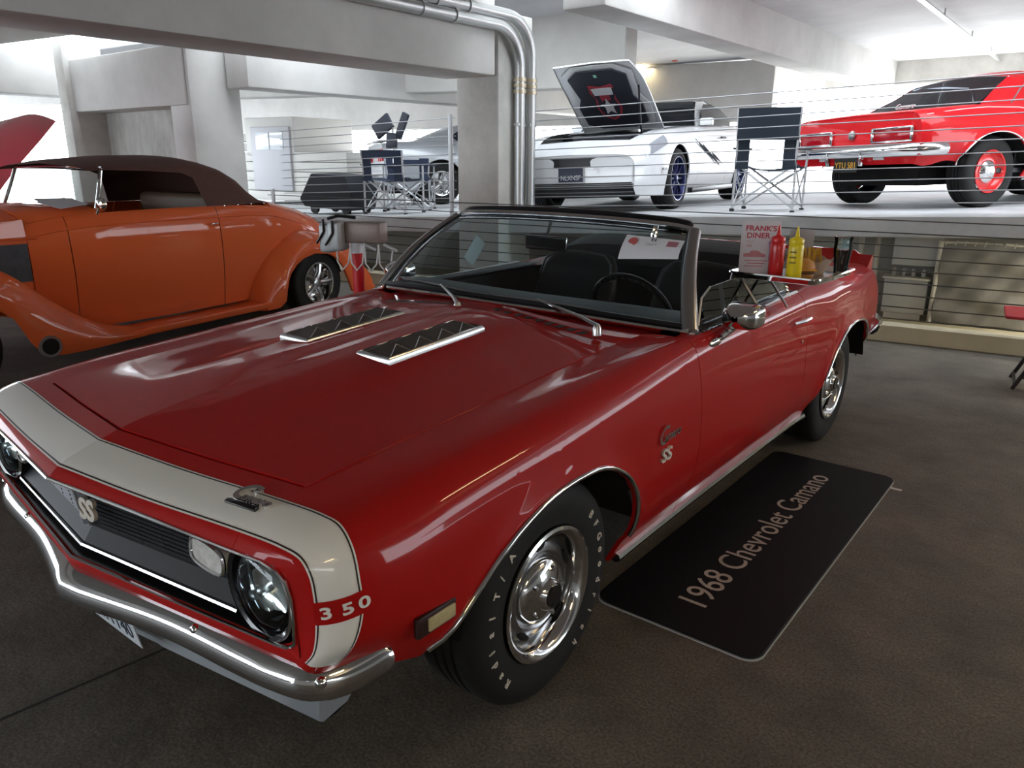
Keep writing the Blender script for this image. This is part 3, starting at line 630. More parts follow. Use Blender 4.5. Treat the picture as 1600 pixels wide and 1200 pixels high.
def coupe_roof(root):
    paint = RED2; st = []
    for y, z, w, zb, wb in ((1.22, 1.285, .60, 1.25, .63), (1.45, 1.325, .62, 1.27, .64), (1.75, 1.335, .62, 1.27, .65), (2.05, 1.315, .60, 1.24, .66), (2.25, 1.28, .575, 1.19, .67)):
        st.append([(x*w, y, z-(z-zb)*abs(x)**3) for x in np.linspace(-1, 1, 21)])
    MB().grid(st).build('roof', paint, root)
    for s in (1, -1):
        MB().grid([[(s*.60, 2.05, 1.24), (s*.66, 2.06, 1.10), (s*.80, 2.15, .93)], [(s*.585, 2.25, 1.21), (s*.67, 2.42, 1.09), (s*.80, 2.62, .945)], [(s*.555, 2.28, 1.23), (s*.60, 2.50, 1.11), (s*.72, 2.82, .955)]]).build('roof_pillar', paint, root)
        MB().grid([[(s*.625, 1.30, 1.25), (s*.80, .98, .93)], [(s*.63, 2.05, 1.24), (s*.80, 2.12, .935)]]).build('side_glass', DGLASS, root)
        MB().tube([(s*.63, 1.28, 1.262), (s*.65, 1.7, 1.272), (s*.66, 2.04, 1.245), (s*.70, 2.28, 1.10), (s*.79, 2.5, .955)], .008, 6).build('drip_rail', CHROME, root)
    rg = [[(x*.555, 2.27, 1.265-.04*x*x), (x*.60, 2.50, 1.135-.03*x*x), (x*.68, 2.82, .965-.012*x*x)] for x in np.linspace(-1, 1, 11)]
    MB().grid(rg).build('rear_glass', DGLASS, root)
    MB().tube([r[0] for r in rg], .008, 6).build('rear_glass_trim', CHROME, root)
    MB().tube([r[2] for r in rg], .008, 6).build('rear_glass_trim', CHROME, root)
    MB().lathe([(.045, 0), (.045, .012), (.02, .02), (0, .02)], 16, 'y', (0, 3.64, .72)).build('fuel_cap', STEEL, root)
    for s in (1, -1):
        box('reverse_lamp', (s*.36, 3.64, .50), (.13, .02, .05), M('clear_lens2', (.6, .6, .6), .3), root, bevel=.005)
        box('bumper_guard', (s*.22, 3.72, .50), (.035, .05, .16), CHROME, root, bevel=.01)
    text('deck_script', 'Camaro', .07, (-.36, 3.50, .935), (-1, 0, 0), (0, -.3, 1), CHROME, root, .002, shear=.3)
    # stripe-free arrow crease trim along the quarter
    pts = [side_hit(y, z, -1)[0]+Vector((-.004, 0, 0)) for y, z in ((3.58, .86), (3.2, .90), (2.9, .918), (2.5, .915), (2.1, .87))]
    MB().tube(pts, .005, 5).build('body_pinstripe', M('pale_line', (.75, .55, .55), .4), root)
def strip(name, t0, t1, v0, v1, off, mat, root, nt=None):
    """a decal that lies on the body surface, both sides"""
    G = []
    for t in np.linspace(t0, t1, nt or 9):
        i = max(0, min(len(TS)-2, int(np.searchsorted(TS, t))-1)); f = (t-TS[i])/(TS[i+1]-TS[i]); P = BG[i]*(1-f)+BG[i+1]*f; Nn = BN[i]*(1-f)+BN[i+1]*f
        row = (P+Nn*off)[v0:v1+1]; G.append([tuple(p) for p in (row[::-1]*np.array([-1, 1, 1]))[:-1]]+[tuple(p) for p in row])
    o = MB().grid(G).build(name, mat, root); crease(o); return o
def main_details(root):
    # nose stripe with thin border lines
    sp = strip('nose_stripe', -.788, -.690, 0, vj(9)-2, .0012, CREAM, root, 12)
    for a in (-.783, -.6955): strip('pinstripe', a-.0016, a+.0016, 0, vj(9)-2, .0020, DARKLINE, sp, 3)
    # engine size call-out in a red break of the stripe
    for s in (1, -1):
        P = lambda y, z: side_hit(y, z, s)[0]+side_hit(y, z, s)[1]*.003
        G = [[P(y, z0+.14*(y+.79)) for z0 in (.640, .656, .672, .690)] for y in np.linspace(-.7865, -.689, 8)]
        MB().grid(G).build('callout_panel', RED, sp)
        for k, ch in enumerate('350'):
            y = -.780+k*.031 if s > 0 else -.694-k*.031
            p, n = side_hit(y+.012*s, .665+.14*(y+.79), s); xd = side_hit(y+.02*s, .66, s)[0]-side_hit(y, .66, s)[0]
            o = text('callout_digit', ch, .036, side_hit(y, .653+.14*(y+.79), s)[0]+n*.0045, xd+Vector((0, 0, .14*xd.length)), (0, 0, 1), CREAM, sp, .0008, sx=1.5, bold=.0008)
    # chrome scripts
    def script(name, s, size, p, xd, yd, mat=CHROME, sx=1.0, bold=.001, ext=.004, shear=.35): return text(name, s, size, p, xd, yd, mat, root, ext, shear=shear, bold=bold, sx=sx)
    p, n = top_hit(.535, -.765); p2, _ = top_hit(.64, -.752)
    hs = script('hood_script', 'C', .075, p+n*.006, p2-p, n.cross(p2-p), sx=1.0, bold=.002)
    script('hood_script', 'amaro', .034, p+n*.006+(p2-p).normalized()*.036, p2-p, n.cross(p2-p), sx=1.0, bold=.0015)
    b = MB().box((0, 0, 0), (.095, .014, .008)).build('script_bar', GLOSSBLACK, root, bevel=.002); x = (p2-p).normalized(); y = n.cross(x)
    b.matrix_local = Matrix(((x.x, y.x, n.x, 0), (x.y, y.y, n.y, 0), (x.z, y.z, n.z, 0), (0, 0, 0, 1))); b.location = p+x*.055+n*.005-y*.010
    for s in (1, -1):
        y0 = .52 if s > 0 else .72
        p, n = side_hit(y0, .640, s); xd = Vector((0, s, .03))
        script('fender_script', 'C', .085, p+n*.004, xd, (0, 0, 1), bold=.001); script('fender_script', 'amaro', .045, p+n*.004+xd*.040+Vector((0, 0, .004)), xd, (0, 0, 1))
        p, n = side_hit(y0+s*.03, .575, s); script('fender_badge', 'SS', .062, p+n*.004, Vector((0, s, .0)), (0, 0, 1), WHITEL, sx=1.25, bold=.0012, shear=.1)
    text('grille_badge', 'SS', .075, (.040, -.880, .668), (1, .135, 0), (0, .05, 1), WHITEL, root, .005, sx=.9, bold=.003)
    # hood louvers
    for s in (1, -1):
        o = empty('hood_louver', (s*.198, .19, 0), parent=root)
        za = top_hit(.198, -.035)[0].z; zb = top_hit(.198, .42)[0].z; zm = (za+zb)/2; sl = (zb-za)/.455
        H = lambda x, y, h: (x, y, zm+sl*(y)+h)
        w, l = .078, .228
        fr = MB()
        prof = [(1.0, -.012), (1.0, .006), (.93, .016), (.86, .018), (.84, .010)]
        rings = [[H(sx*w*(k if abs(sx) else 1), sy*l*(1-(1-k)*w/l), h) for sx, sy in ((-1, -1), (1, -1), (1, 1), (-1, 1))] for k, h in prof]; LC = M('louver_chrome', (.50, .50, .50), .18, 1)
        for a, b2 in zip(rings[:-1], rings[1:]): fr.add(a+b2, [(i, (i+1) % 4, 4+(i+1) % 4, 4+i) for i in range(4)])
        fr.build('louver_frame', LC, o, merge=1e-5)
        MB().add([H(-w*.85, -l*.95, .008), H(w*.85, -l*.95, .008), H(w*.85, l*.95, .008), H(-w*.85, l*.95, .008)], [(0, 1, 2, 3)]).build('louver_bed', BLACK, o)
        for k in range(4):
            y0 = -l*.93+k*l*.468; y1 = y0+l*.43; c = (y0+y1)/2; a = w*.80
            MB().add([H(-a, y0, .009), H(a, y0, .009), H(a, y1, .009), H(-a, y1, .009), H(-.020, c+.020, .032), H(.020, c+.020, .032)], [(0, 1, 5, 4), (1, 2, 5), (2, 3, 4, 5), (3, 0, 4)]).build('louver_fin', M('louver_black', (.20, .19, .18), .28, .9), o, smooth=False)
            for q in (-1, 1): MB().tube([H(q*a, y0, .010), H(q*.020, c+.020, .033), H(q*a, y1, .010)], .0016, 4).build('fin_edge', STEEL, o)
            MB().tube([H(-a, y1, .010), H(a, y1, .010)], .0028, 5).build('louver_rib', CHROME, o)
    # wipers
    for pv, b0, b1, m in (((-.051, .639, .968), (-.60, .872, .998), (-.12, .792, .998), .62), ((.575, .680, .955), (.01, .790, .999), (.49, .824, .992), .45)):
        pv, b0, b1 = Vector(pv), Vector(b0), Vector(b1); j = b0.lerp(b1, m)+Vector((0, -.012, .012))
        w = MB().tube([pv+Vector((0, 0, .012)), pv.lerp(j, .25)+Vector((0, 0, .016)), j], [.010, .007, .004], 6).build('wiper_arm', STEEL, root)
        MB().lathe([(.018, -.02), (.016, .006), (.010, .018), (0, .02)], 14, 'z', pv).build('wiper_pivot', STEEL, w)
        MB().tube([b0, b0.lerp(b1, .5)+Vector((0, -.006, .006)), b1], [.003, .006, .003], 5).build('wiper_blade', STEEL, w)
        MB().tube([b0+Vector((0, .006, -.004)), b1+Vector((0, .006, -.004))], .0035, 4).build('wiper_rubber', BLACK, w)
    # cowl vent slots
    for k in range(9):
        for s in (1, -1):
            x = s*(.10+.05*k); p, n = top_hit(x, .70); MB().box(p+n*.0006, (.034, .045, .0015)).build('cowl_vent_slot', BLACK, root)
car = empty('convertible_car', (0, 0, 0), label='red convertible with cream nose stripe and chrome bumper, top down, in front', cat='car')
camaro(car, True)
# ------------------------------------------------------------------ orange roadster in the next bay (y runs backwards from its rear axle)
def roadster():
    fwd = Vector((.162, -.987, 0)); lf = Vector((.987, .162, 0)); O = Vector((-4.25, 3.157, 0))-lf*.74
    root = empty('roadster_car', O, math.asin(.162), 'orange vintage roadster with brown fabric top parked left of the red convertible', 'car')
    def st(s, zc, zs, w, zb=.28, wb=None, zmid=.75, wm=None):
        wb = wb or w*.96; wm = wm or w*1.02
        return (-s, [(0, -s, zc), (w*.45, -s, zc-.008), (w*.78, -s, zc-(zc-zs)*.35), (w*.93, -s, zs), (w*.99, -s, zs-.07), (wm, -s, zmid), (w*1.0, -s, (zmid+zb)/2), (wb, -s, zb)])
    R = [st(2.55, 1.17, 1.06, .47), st(2.35, 1.19, 1.10, .545), st(2.0, 1.18, 1.125, .635), st(1.6, 1.175, 1.13, .685), st(1.05, 1.17, 1.125, .71), st(.5, 1.165, 1.105, .70), st(.1, 1.10, 1.02, .645),
         st(-.25, 1.02, .91, .56), st(-.55, .90, .77, .46, zmid=.62), st(-.75, .74, .62, .37, zmid=.50), st(-.86, .54, .47, .27, zmid=.40, zb=.30)]
    T = sorted(set([r[0] for r in R]+list(np.round(np.linspace(-2.55, .86, 60), 3))+[-2.30, -1.06, -2.05]))
    T = [t for i, t in enumerate(T) if i == 0 or t-T[i-1] > .004 or t in (-2.30, -1.06)]
    S_ = make_surf(R, T); V = lambda k: k*6
    P = lambda n, a, b, v0, v1, side, gaps='fr', **k: panel(n, a, b, v0, v1, ORANGE, root, side, gaps=gaps, surf=S_, **k)
    P('cowl_panel', -2.55, -2.05, 0, V(3), 0)
    P('rear_deck', -.45, .86, 0, V(3), 0, gaps='')
    for s in (1, -1):
        P('cowl_side', -2.55, -2.30, V(3), V(7), s, gaps='r', lip=0); P('door', -2.30, -1.06, V(3), V(7), s, gap=.004); P('rear_quarter', -1.06, .86, V(3), V(7), s, gaps='f', lip=0)
        # belt line bead
        G = S_[0]
        pts = [G[i, V(4)]*np.array([s, 1, 1])+np.array([s*.004, 0, -.02]) for i in range(len(T)) if -2.5 < T[i] < .2]
        MB().tube(pts, .007, 6).build('belt_bead', ORANGE, root)
        # rear fender
        zt = lambda q: float(np.interp(q, [-.86, -.78, -.6, -.4, -.2, 0, .1, .3, .5, .65, .74, .80], [.22, .40, .60, .72, .80, .84, .845, .80, .70, .57, .42, .22]))
        zo = lambda q: float(np.interp(q, [-.86, -.60, -.42, -.36, -.29, -.2, -.1, .1, .25, .35, .44, .48, .52, .60, .80], [.17, .17, .20, .34, .475, .565, .615, .64, .61, .56, .48, .40, .24, .19, .19]))
        Gf = []
        for q in list(np.linspace(-.86, -.45, 8))+list(np.linspace(-.42, .52, 34))+list(np.linspace(.55, .80, 7)):
            a, b = zt(q), zo(q); e = 1 if -.8 < q < .76 else .93
            c = np.array([(s*.52, -q, a+.03), (s*.66, -q, a+.005), (s*.76*e, -q, a-.025), (s*.84*e, -q, a-.09*(a-b)/.25), (s*.875*e, -q, b+(a-b)*.35), (s*.88*e, -q, b), (s*.855*e, -q, b-.004)])
            Gf.append([tuple(p) for p in cr(c, 3)])
        MB().grid(Gf).build('rear_fender', ORANGE, root)
        # front fender
        q_ = [2.0, 2.2, 2.35, 2.5, 2.65, 2.77, 2.86, 2.95, 3.1, 3.3, 3.5, 3.7, 3.85, 3.95]; zt_ = [.262, .31, .375, .475, .60, .71, .785, .84, .90, .935, .92, .84, .70, .50]; zo_ = [.21, .205, .20, .198, .20, .22, .30, .50, .63, .70, .69, .60, .50, .42]
        Gf = []
        for q in np.linspace(2.0, 3.95, 50):
            a = float(np.interp(q, q_, zt_)); b = float(np.interp(q, q_, zo_)); k = min(1, (q-2.0)/.7)
            c = np.array([(s*.40, -q, a-.06*k), (s*.58, -q, a-.004), (s*(.80-.10*k), -q, a), (s*(.86-.03*k), -q, a-.04*k-.01), (s*.90, -q, b+(a-b)*.45), (s*.905, -q, b+.03), (s*.895, -q, b)])
            Gf.append([tuple(p) for p in cr(c, 3)])
        MB().grid(Gf).build('front_fender', ORANGE, root)
        MB().box((s*.76, -1.42, .235), (.25, 1.46, .06)).build('running_board', ORANGE, root, bevel=.015, seg=3)
        MB().tube([(s*.905, -2.762, .285), (s*.925, -2.765, .285)], .074, 24).build('fender_exhaust_ring', STEEL, root)
        MB().tube([(s*.89, -2.762, .285), (s*.929, -2.765, .285)], .056, 24).build('fender_exhaust_bore', DARKGAP, root)
        MB().tube([(s*.735, -1.10, .985), (s*.75, -1.13, .985), (s*.75, -1.17, .985)], .009, 6).build('door_handle', CHROME, root)
        wheel(root, (s*.70, 0, .335), s, 'silver', R=.335, w=.24, letters=False); wheel(root, (s*.70, -3.32, .33), s, 'silver', R=.33, w=.20, letters=False)
        wheel_well(root, s, 0, .42, .80, .36, .30)
        # hood side with its dark opening
        MB().grid([[(s*.455, -2.55, 1.10), (s*.47, -2.55, .95), (s*.47, -2.55, .64), (s*.46, -2.55, .45)], [(s*.41, -3.0, 1.07), (s*.425, -3.0, .95), (s*.43, -3.0, .64), (s*.43, -3.0, .45)], [(s*.34, -3.5, 1.02), (s*.36, -3.5, .93), (s*.37, -3.5, .62), (s*.37, -3.5, .45)]]).build('hood_side', ORANGE, root)
        MB().prism([(-2.56, .67), (-2.56, .935), (-3.10, .94), (-3.30, .90), (-3.30, .67)], .006, lambda a, b, h: (s*(.478+(a+2.55)*.10-.0+h), a, b)).build('hood_side_opening', M('dark_mesh', (.03, .03, .035), .5, var=.5, scale=8), root)
        MB().tube([(s*.49, -2.50, .97), (s*.45, -3.0, .97), (s*.39, -3.5, .95)], .012, 6).build('hood_rail', ORANGE, root)
        # windshield post and mirror
        MB().tube([(s*.60, -2.08, 1.15), (s*.575, -2.02, 1.30), (s*.55, -1.97, 1.44)], .014, 8).build('windshield_post', CHROME, root)
        m = MB().lathe([(0, -.03), (.035, -.022), (.05, 0), (.045, .01), (0, .012)], 20, 'y', (s*.70, -2.10, 1.19)).build('door_mirror', CHROME, root)
        MB().tube([(s*.66, -2.12, 1.12), (s*.68, -2.11, 1.16), (s*.70, -2.10, 1.18)], .01, 6).build('mirror_stalk', CHROME, m)
        # fabric top: side quarter snaps
        for k in range(4): MB().lathe([(.009, 0), (.007, .006), (0, .008)], 8, 'x', (s*.70, -.98+k*.15, 1.125)).build('top_snap', CHROME, root)
    hood = [[(x*w, -y, z-.10*abs(x)**2.2*1.0) for x in np.linspace(-1, 1, 15)] for y, z, w in ((2.55, 1.18, .455), (2.8, 1.165, .43), (3.1, 1.14, .40), (3.5, 1.09, .34), (3.62, 1.03, .28), (3.66, .9, .24))]
    MB().grid(hood).build('hood', ORANGE, root)
    MB().grid([[(x*w, -y, z) for x in np.linspace(-1, 1, 9)] for y, z, w in ((3.66, .98, .27), (3.72, .80, .25), (3.74, .55, .18), (3.68, .40, .10))]).build('grille', CHROME, root)
    MB().tube([(-.55, -1.97, 1.445), (0, -2.0, 1.46), (.55, -1.97, 1.445)], .013, 8).build('windshield_header', CHROME, root)
    MB().grid([[(x*.57, -2.07, 1.17), (x*.54, -1.98, 1.44)] for x in np.linspace(-1, 1, 5)]).build('windshield_glass', CGLASS, root)
    # fabric top
    TOP = M('brown_canvas', (.10, .045, .035), .85, var=.12, scale=30, bump=.3); G = []
    for q, zc, zl, w in ((2.10, 1.475, 1.425, .55), (1.95, 1.51, 1.43, .57), (1.6, 1.535, 1.42, .585), (1.30, 1.54, 1.40, .595), (1.20, 1.54, 1.36, .60), (1.13, 1.535, 1.13, .615), (1.0, 1.51, 1.125, .625), (.86, 1.47, 1.125, .63), (.72, 1.40, 1.125, .625), (.60, 1.31, 1.125, .61), (.47, 1.21, 1.125, .585), (.36, 1.14, 1.12, .55)):
        h = zc-zl; side = .66 if zl < 1.2 else w+.01
        c = np.array([(0, -q, zc), (w*.45, -q, zc-.012), (w*.80, -q, zc-min(.045, h*.4)), (w*.97, -q, zc-min(.10, h*.75)), ((w+side)/2, -q, zl+max(.0, (h-.12))*.5), (side, -q, zl)])
        pts = cr(c, 3); G.append([tuple(p*np.array([-1, 1, 1])) for p in pts[::-1][:-1]]+[tuple(p) for p in pts])
    MB().grid(G).build('fabric_top', TOP, root)
    MB().box((0, -1.25, .60), (1.20, 1.3, .5)).build('cabin_lining', VINYL, root, bevel=.02)
    MB().box((0, -.80, 1.0), (1.15, .16, .42)).build('bench_seat_back', M('tan_leather', (.10, .06, .04), .5), root, bevel=.05, seg=3)
    for s in (1, -1): MB().lathe([(.0, -.03), (.03, -.025), (.045, 0), (.045, .02)], 16, 'y', (s*.52, .80, .62)).build('tail_lamp', M('red_lens', (.35, .005, .012), .15, 0, .5), root)
    for k, (x, y, a) in enumerate(((.42, -2.22, .3), (.36, -2.20, -.1))):
        sh = MB().box((0, 0, 0), (.21, .28, .002), mat=Matrix.Rotation(a, 3, 'Z')).build('paper_sheet', M('paper', (.72, .72, .76), .7), None)
        sh.matrix_world = Matrix.Translation(root.matrix_basis @ Vector((x, y, 1.197+.004*k))) @ Matrix.Rotation(root.rotation_euler.z, 4, 'Z') @ Matrix.Rotation(.22, 4, 'Y')
        tag(sh, ['upper white paper sheet lying on the cowl of the orange roadster', 'lower white paper sheet lying on the cowl of the orange roadster'][1-k], 'paper', 'papers on the roadster cowl')
    return root
roadster()
# ------------------------------------------------------------------ modern coupes on the ramp
MR = [(-.84, .64, .45, .63, (.66, .60), (.70, .56), (.715, .50), (.72, .42), (.715, .30), (.68, .20)),
 (-.62, .80, .58, .78, (.79, .745), (.835, .70), (.86, .62), (.87, .50), (.865, .34), (.82, .18)),
 (-.2, .905, .65, .885, (.85, .865), (.90, .82), (.93, .74), (.945, .58), (.935, .38), (.88, .17)),
 (.3, .965, .66, .935, (.855, .91), (.905, .865), (.935, .76), (.947, .58), (.93, .38), (.87, .16)),
 (.7, 1.0, .66, .965, (.85, .94), (.90, .89), (.93, .78), (.942, .60), (.925, .38), (.87, .16)),
 (1.5, 1.0, .66, .99, (.835, .975), (.885, .925), (.92, .80), (.935, .60), (.92, .38), (.87, .16)),
 (2.3, 1.02, .66, 1.01, (.835, 1.0), (.895, .945), (.935, .82), (.95, .62), (.94, .40), (.88, .17)),
 (2.8, 1.05, .62, 1.03, (.82, 1.02), (.885, .965), (.93, .83), (.945, .64), (.93, .42), (.86, .20)),
 (3.4, 1.05, .60, 1.035, (.76, 1.02), (.82, .96), (.86, .83), (.87, .66), (.86, .48), (.80, .28)),
 (3.64, 1.03, .55, 1.015, (.70, 1.0), (.75, .93), (.78, .82), (.79, .68), (.78, .50), (.73, .34))]
MRINGS = [_st(r[0], r[1], r[2], r[3], *r[4:], 0) for r in MR]
MRINGS[0] = (MRINGS[0][0], [(x, y-.09*(1-(x/.72)**2), z) for x, y, z in MRINGS[0][1]])
MT = sorted(set([r[0] for r in MRINGS]+list(np.round(np.linspace(-.84, 3.64, 76), 3))+[.60, 1.95]))
MS = make_surf(MRINGS, MT)
MA = [[(cy+.385*math.cos(a), .345+.385*math.sin(a)) for a in np.linspace(math.pi+.5, -.5, 22)] for cy in (0, 2.72)]
def coupe(root, paint, kind, hood_open):
    P = lambda n, a, b, v0, v1, side, gaps='fr', **k: panel(n, a, b, v0, v1, paint, root, side, gaps=gaps, surf=MS, **k)
    hd = panel('hood', -.62, .60, 0, 12, paint, root, 0, surf=MS, gaps='frio')
    P('nose_panel', -.84, -.62, 0, 12, 0, gaps='r'); P('cowl_panel', .60, 1.0, 0, 12, 0, gaps='f'); P('deck_lid', 2.75, 3.64, 0, 12, 0, gaps='')
    for s in (1, -1):
        P('front_fender', -.84, .70, 12, 54, s, gaps='ri', cut=MA[0]); P('door', .70, 1.95, 18, 54, s, gap=.004); P('rear_quarter', 1.95, 3.64, 12, 54, s, gaps='f', cut=MA[1])
        for y in (0, 2.72): wheel_well(root, s, y, .5, .92, .40, .345); wheel(root, (s*.80, y, .345), s, kind, R=.345, w=.26, letters=False)
        # glass house
        L = [(.95, .955, .80), (1.22, 1.18, .70), (1.50, 1.30, .62), (1.9, 1.33, .60), (2.35, 1.27, .60), (2.75, 1.14, .68), (3.0, 1.035, .76)]
        MB().grid([[(s*w, y, z), (s*(w+.028), y, z-.03), (s*.81, y, max(.965, min(z-.03, .985)))] for y, z, w in L]).build('roof_side', paint, root)
        gp = [(1.08, .985), (1.25, 1.16), (1.55, 1.265), (1.95, 1.285), (2.28, 1.225), (2.50, 1.10), (2.38, 1.01)]
        wz = lambda z: .835-(z-.97)*.52
        MB().add([(s*(wz(b)+.012+.03*math.sin(math.pi*min(1, max(0, (b-.97)/.33)))), a, b) for a, b in gp], [tuple(range(len(gp)))]).build('side_window', M('dark_window', (.02, .022, .028), .12, 0, 0, spec=.25), root)
        side = MB()
        hh = [(s*(.935), y, z) for y, z in ((1.66, .84), (1.75, .845), (1.86, .84))]; side.tube(hh, .012, 6).build('door_handle', BLACK, root)
        MB().box((s*.90, 1.10, 1.02), (.16, .10, .09)).build('door_mirror', paint, root, bevel=.02)
        panel('headlight', -.74, -.34, 26, 35, M('lamp_clear', (.50, .54, .60), .12, .5), root, s, surf=MS, off=.006, gap=0, lip=.008)
        MB().box((s*.925, -.46, .46), (.012, .14, .022)).build('side_marker', BLACK, root)
        MB().box((s*.92, 1.35, .20), (.06, 1.8, .06)).build('side_skirt', BLACK, root, bevel=.01)
        for k in range(3): MB().box((s*(.38+.17*k), 3.66, .83), (.10, .03, .20)).build('tail_light', M('red_tail', (.6, .01, .03), .2, 0, .5), root, bevel=.01)
        # thin dark streaks on the door of the white car
        if hood_open:
            for a, b in (((.50, .80), (1.55, .50)), ((.75, .76), (1.62, .46)), ((1.15, .66), (1.70, .50))):
                pts = [(s*(.945+.006), a[0]+(b[0]-a[0])*t, a[1]+(b[1]-a[1])*t) for t in np.linspace(0, 1, 6)]
                MB().tube(pts, [.002, .010, .014, .012, .008, .002], 5, flat=1).build('body_stripe', M('dark_vinyl', (.03, .035, .05), .4), root)
    rg = [(1.0, 1.0, .77), (1.22, 1.19, .68), (1.50, 1.325, .60)]; MB().grid([[(x*w, y, z-.02*x*x) for x in np.linspace(-1, 1, 9)] for y, z, w in rg]).build('windshield_glass', DGLASS, root)
    rg = [(1.50, 1.325, .62), (1.7, 1.355, .61), (2.0, 1.355, .60), (2.35, 1.30, .60)]; MB().grid([[(x*w, y, z-.025*x*x) for x in np.linspace(-1, 1, 9)] for y, z, w in rg]).build('roof', paint, root)
    rg = [(2.35, 1.30, .60), (2.7, 1.175, .66), (3.0, 1.05, .70)]; MB().grid([[(x*w, y, z-.025*x*x) for x in np.linspace(-1, 1, 9)] for y, z, w in rg]).build('rear_glass', DGLASS, root)
    MB().box((0, 3.60, 1.055), (1.3, .16, .03)).build('rear_spoiler', paint if not hood_open else BLACK, root, bevel=.01)
    L = MS[0][-1]; out = [tuple(p) for p in L]+[(0, 3.64, .34)]; out = out+[(-a, b, c) for a, b, c in out[1:-1][::-1]]
    MB().prism([(a, c) for a, b, c in out], .02, lambda a, b, h: (a, 3.645-h, b)).build('tail_panel', paint, root)
    MB().box((0, 3.64, .42), (1.35, .06, .20)).build('diffuser', BLACK, root, bevel=.02)
    L = MS[0][0]; out = [tuple(p) for p in L]+[(0, -.93, .20)]
    MB().grid([[(s*x, y, z) for s, x, y, z in ((1, x, y, z), )]+[(x*.98, y+.03, .25)] for x, y, z in [tuple(p) for p in L]]).build('bumper_filler', paint, root)
    full = [(-x, y) for x, y in ((.70, -.84), (.5, -.885), (.25, -.92))]+[(0, -.93)]+[(x, y) for x, y in ((.25, -.92), (.5, -.885), (.70, -.84))]
    MB().grid([[(x, y-.004, .30), (x, y-.006, .56), (x*.95, y+.002, .63)] for x, y in full]).build('front_fascia', paint, root)
    MB().grid([[(x*.80, y-.012, .50), (x*.78, y-.012, .60)] for x, y in full]).build('upper_grille', BLACK, root)
    MB().grid([[(x*1.10, y-.0, .17), (x*1.06, y-.035, .20), (x*.98, y-.012, .33)] for x, y in full]).build('lower_grille', BLACK, root)
    for z in (.225, .27, .31): MB().tube([(x*1.02, y-.028, z) for x, y in full], .008, 5).build('grille_slat', M('slat_grey', (.08, .085, .09), .4), root)
    MB().box((0, 1.4, .30), (1.0, 4.2, .2)).build('underbody', DARKGAP, root)
    MB().box((0, 1.6, .60), (1.5, 2.6, .6)).build('cabin_lining', VINYL, root, bevel=.03)
    if hood_open:
        MB().box((0, 0, .60), (1.0, 1.1, .4)).build('engine_bay', M('engine_dark', (.03, .035, .045), .5, var=.5, scale=12), root, bevel=.03)
        MB().box((0, -.1, .83), (.55, .5, .06)).build('engine_cover', M('engine_cover', (.05, .05, .06), .35, .3), root, bevel=.02)
        hinge = Vector((0, .56, .985)); A = math.radians(43); Mh = Matrix.Translation(hinge) @ Matrix.Rotation(-A, 4, 'X') @ Matrix.Translation(-hinge)
        hd.data.transform(Mh @ Matrix.Diagonal((.82, 1, 1, 1)))
        pad = [(-.50, -.40), (-.30, -.52), (.30, -.52), (.50, -.40), (.46, -.05), (.56, .10), (.54, .40), (.30, .48), (-.30, .48), (-.54, .40), (-.56, .10), (-.46, -.05)]
        zz = lambda y: float(np.interp(y, [-.62, -.2, .3, .6], [.79, .88, .93, .96]))-.03
        pad = [(x*.74, y) for x, y in pad]; pd = MB().prism(pad, .02, lambda a, b, h: Mh @ Vector((a, b, zz(b)-h))).build('hood_insulation', M('hood_pad', (.03, .035, .05), .6), root)
        rim = [(x*1.22, y*1.12) for x, y in pad]
        MB().prism(rim, .012, lambda a, b, h: Mh @ Vector((a*.98, b*1.0, zz(b)+.022-h))).build('hood_inner_panel', paint, root)
        sh = [(-.15, -.30), (0, -.26), (.15, -.30), (.17, -.16), (.13, -.06), (.16, .10), (.12, .24), (0, .32), (-.12, .24), (-.16, .10), (-.13, -.06), (-.17, -.16)]
        d1 = MB().prism(sh, .004, lambda a, b, h: Mh @ Vector((a, b, zz(b)-.034-h))).build('shield_decal', M('decal_red', (.45, .05, .07), .5), root)
        MB().prism([(x*.84, y*.86+.005) for x, y in sh], .002, lambda a, b, h: Mh @ Vector((a, b, zz(b)-.0385-h))).build('shield_field', M('decal_dark', (.03, .03, .05), .5), d1)
        MB().prism([(-.13, -.24), (.13, -.24), (.12, -.12), (-.12, -.12)], .002, lambda a, b, h: Mh @ Vector((a, b, zz(b)-.041-h))).build('shield_band', M('decal_white', (.75, .75, .78), .5), d1)
        star = [(0, -.06), (.03, .03), (.10, .04), (.05, .09), (.06, .20), (0, .15), (-.06, .20), (-.05, .09), (-.10, .04), (-.03, .03)]
        MB().prism(star, .002, lambda a, b, h: Mh @ Vector((a, b, zz(b)-.041-h))).build('shield_emblem', M('decal_white', (.75, .75, .78), .5), d1)
        MB().prism([(-.02, -.46), (.02, -.46), (.015, -.36), (-.02, -.36)], .003, lambda a, b, h: Mh @ Vector((a, b, zz(b)-.021-h))).build('hood_ribbon', M('mint_ribbon', (.35, .75, .55), .5), pd)
        MB().tube([(.42, .1, .84), Mh @ Vector((.45, -.2, .85))], .012, 6).build('hood_strut', BLACK, root)
        plate(root, (0, -.965, .42), (1, 0, 0), (0, 0, 1), 'NLXNSF', .305, .152, M('plate_blue_black', (.02, .03, .06), .4), M('plate_pale', (.7, .75, .8), .5), .075)
def ramp_car(name, a, b, anchor, turn, rev, label):
    """a car standing on the sloping ramp with its local point anchor over (a, b)"""
    R = Matrix.Rotation(TB, 3, 'Z') @ Matrix.Rotation(-math.atan(KD), 3, 'Y') @ Matrix.Rotation((math.pi if rev else 0)+math.radians(turn), 3, 'Z')
    loc = B(a, b, deck(a))-R @ Vector((anchor[0], anchor[1], 0))
    o = empty(name, loc, label=label, cat='car'); o.rotation_euler = R.to_euler(); return o
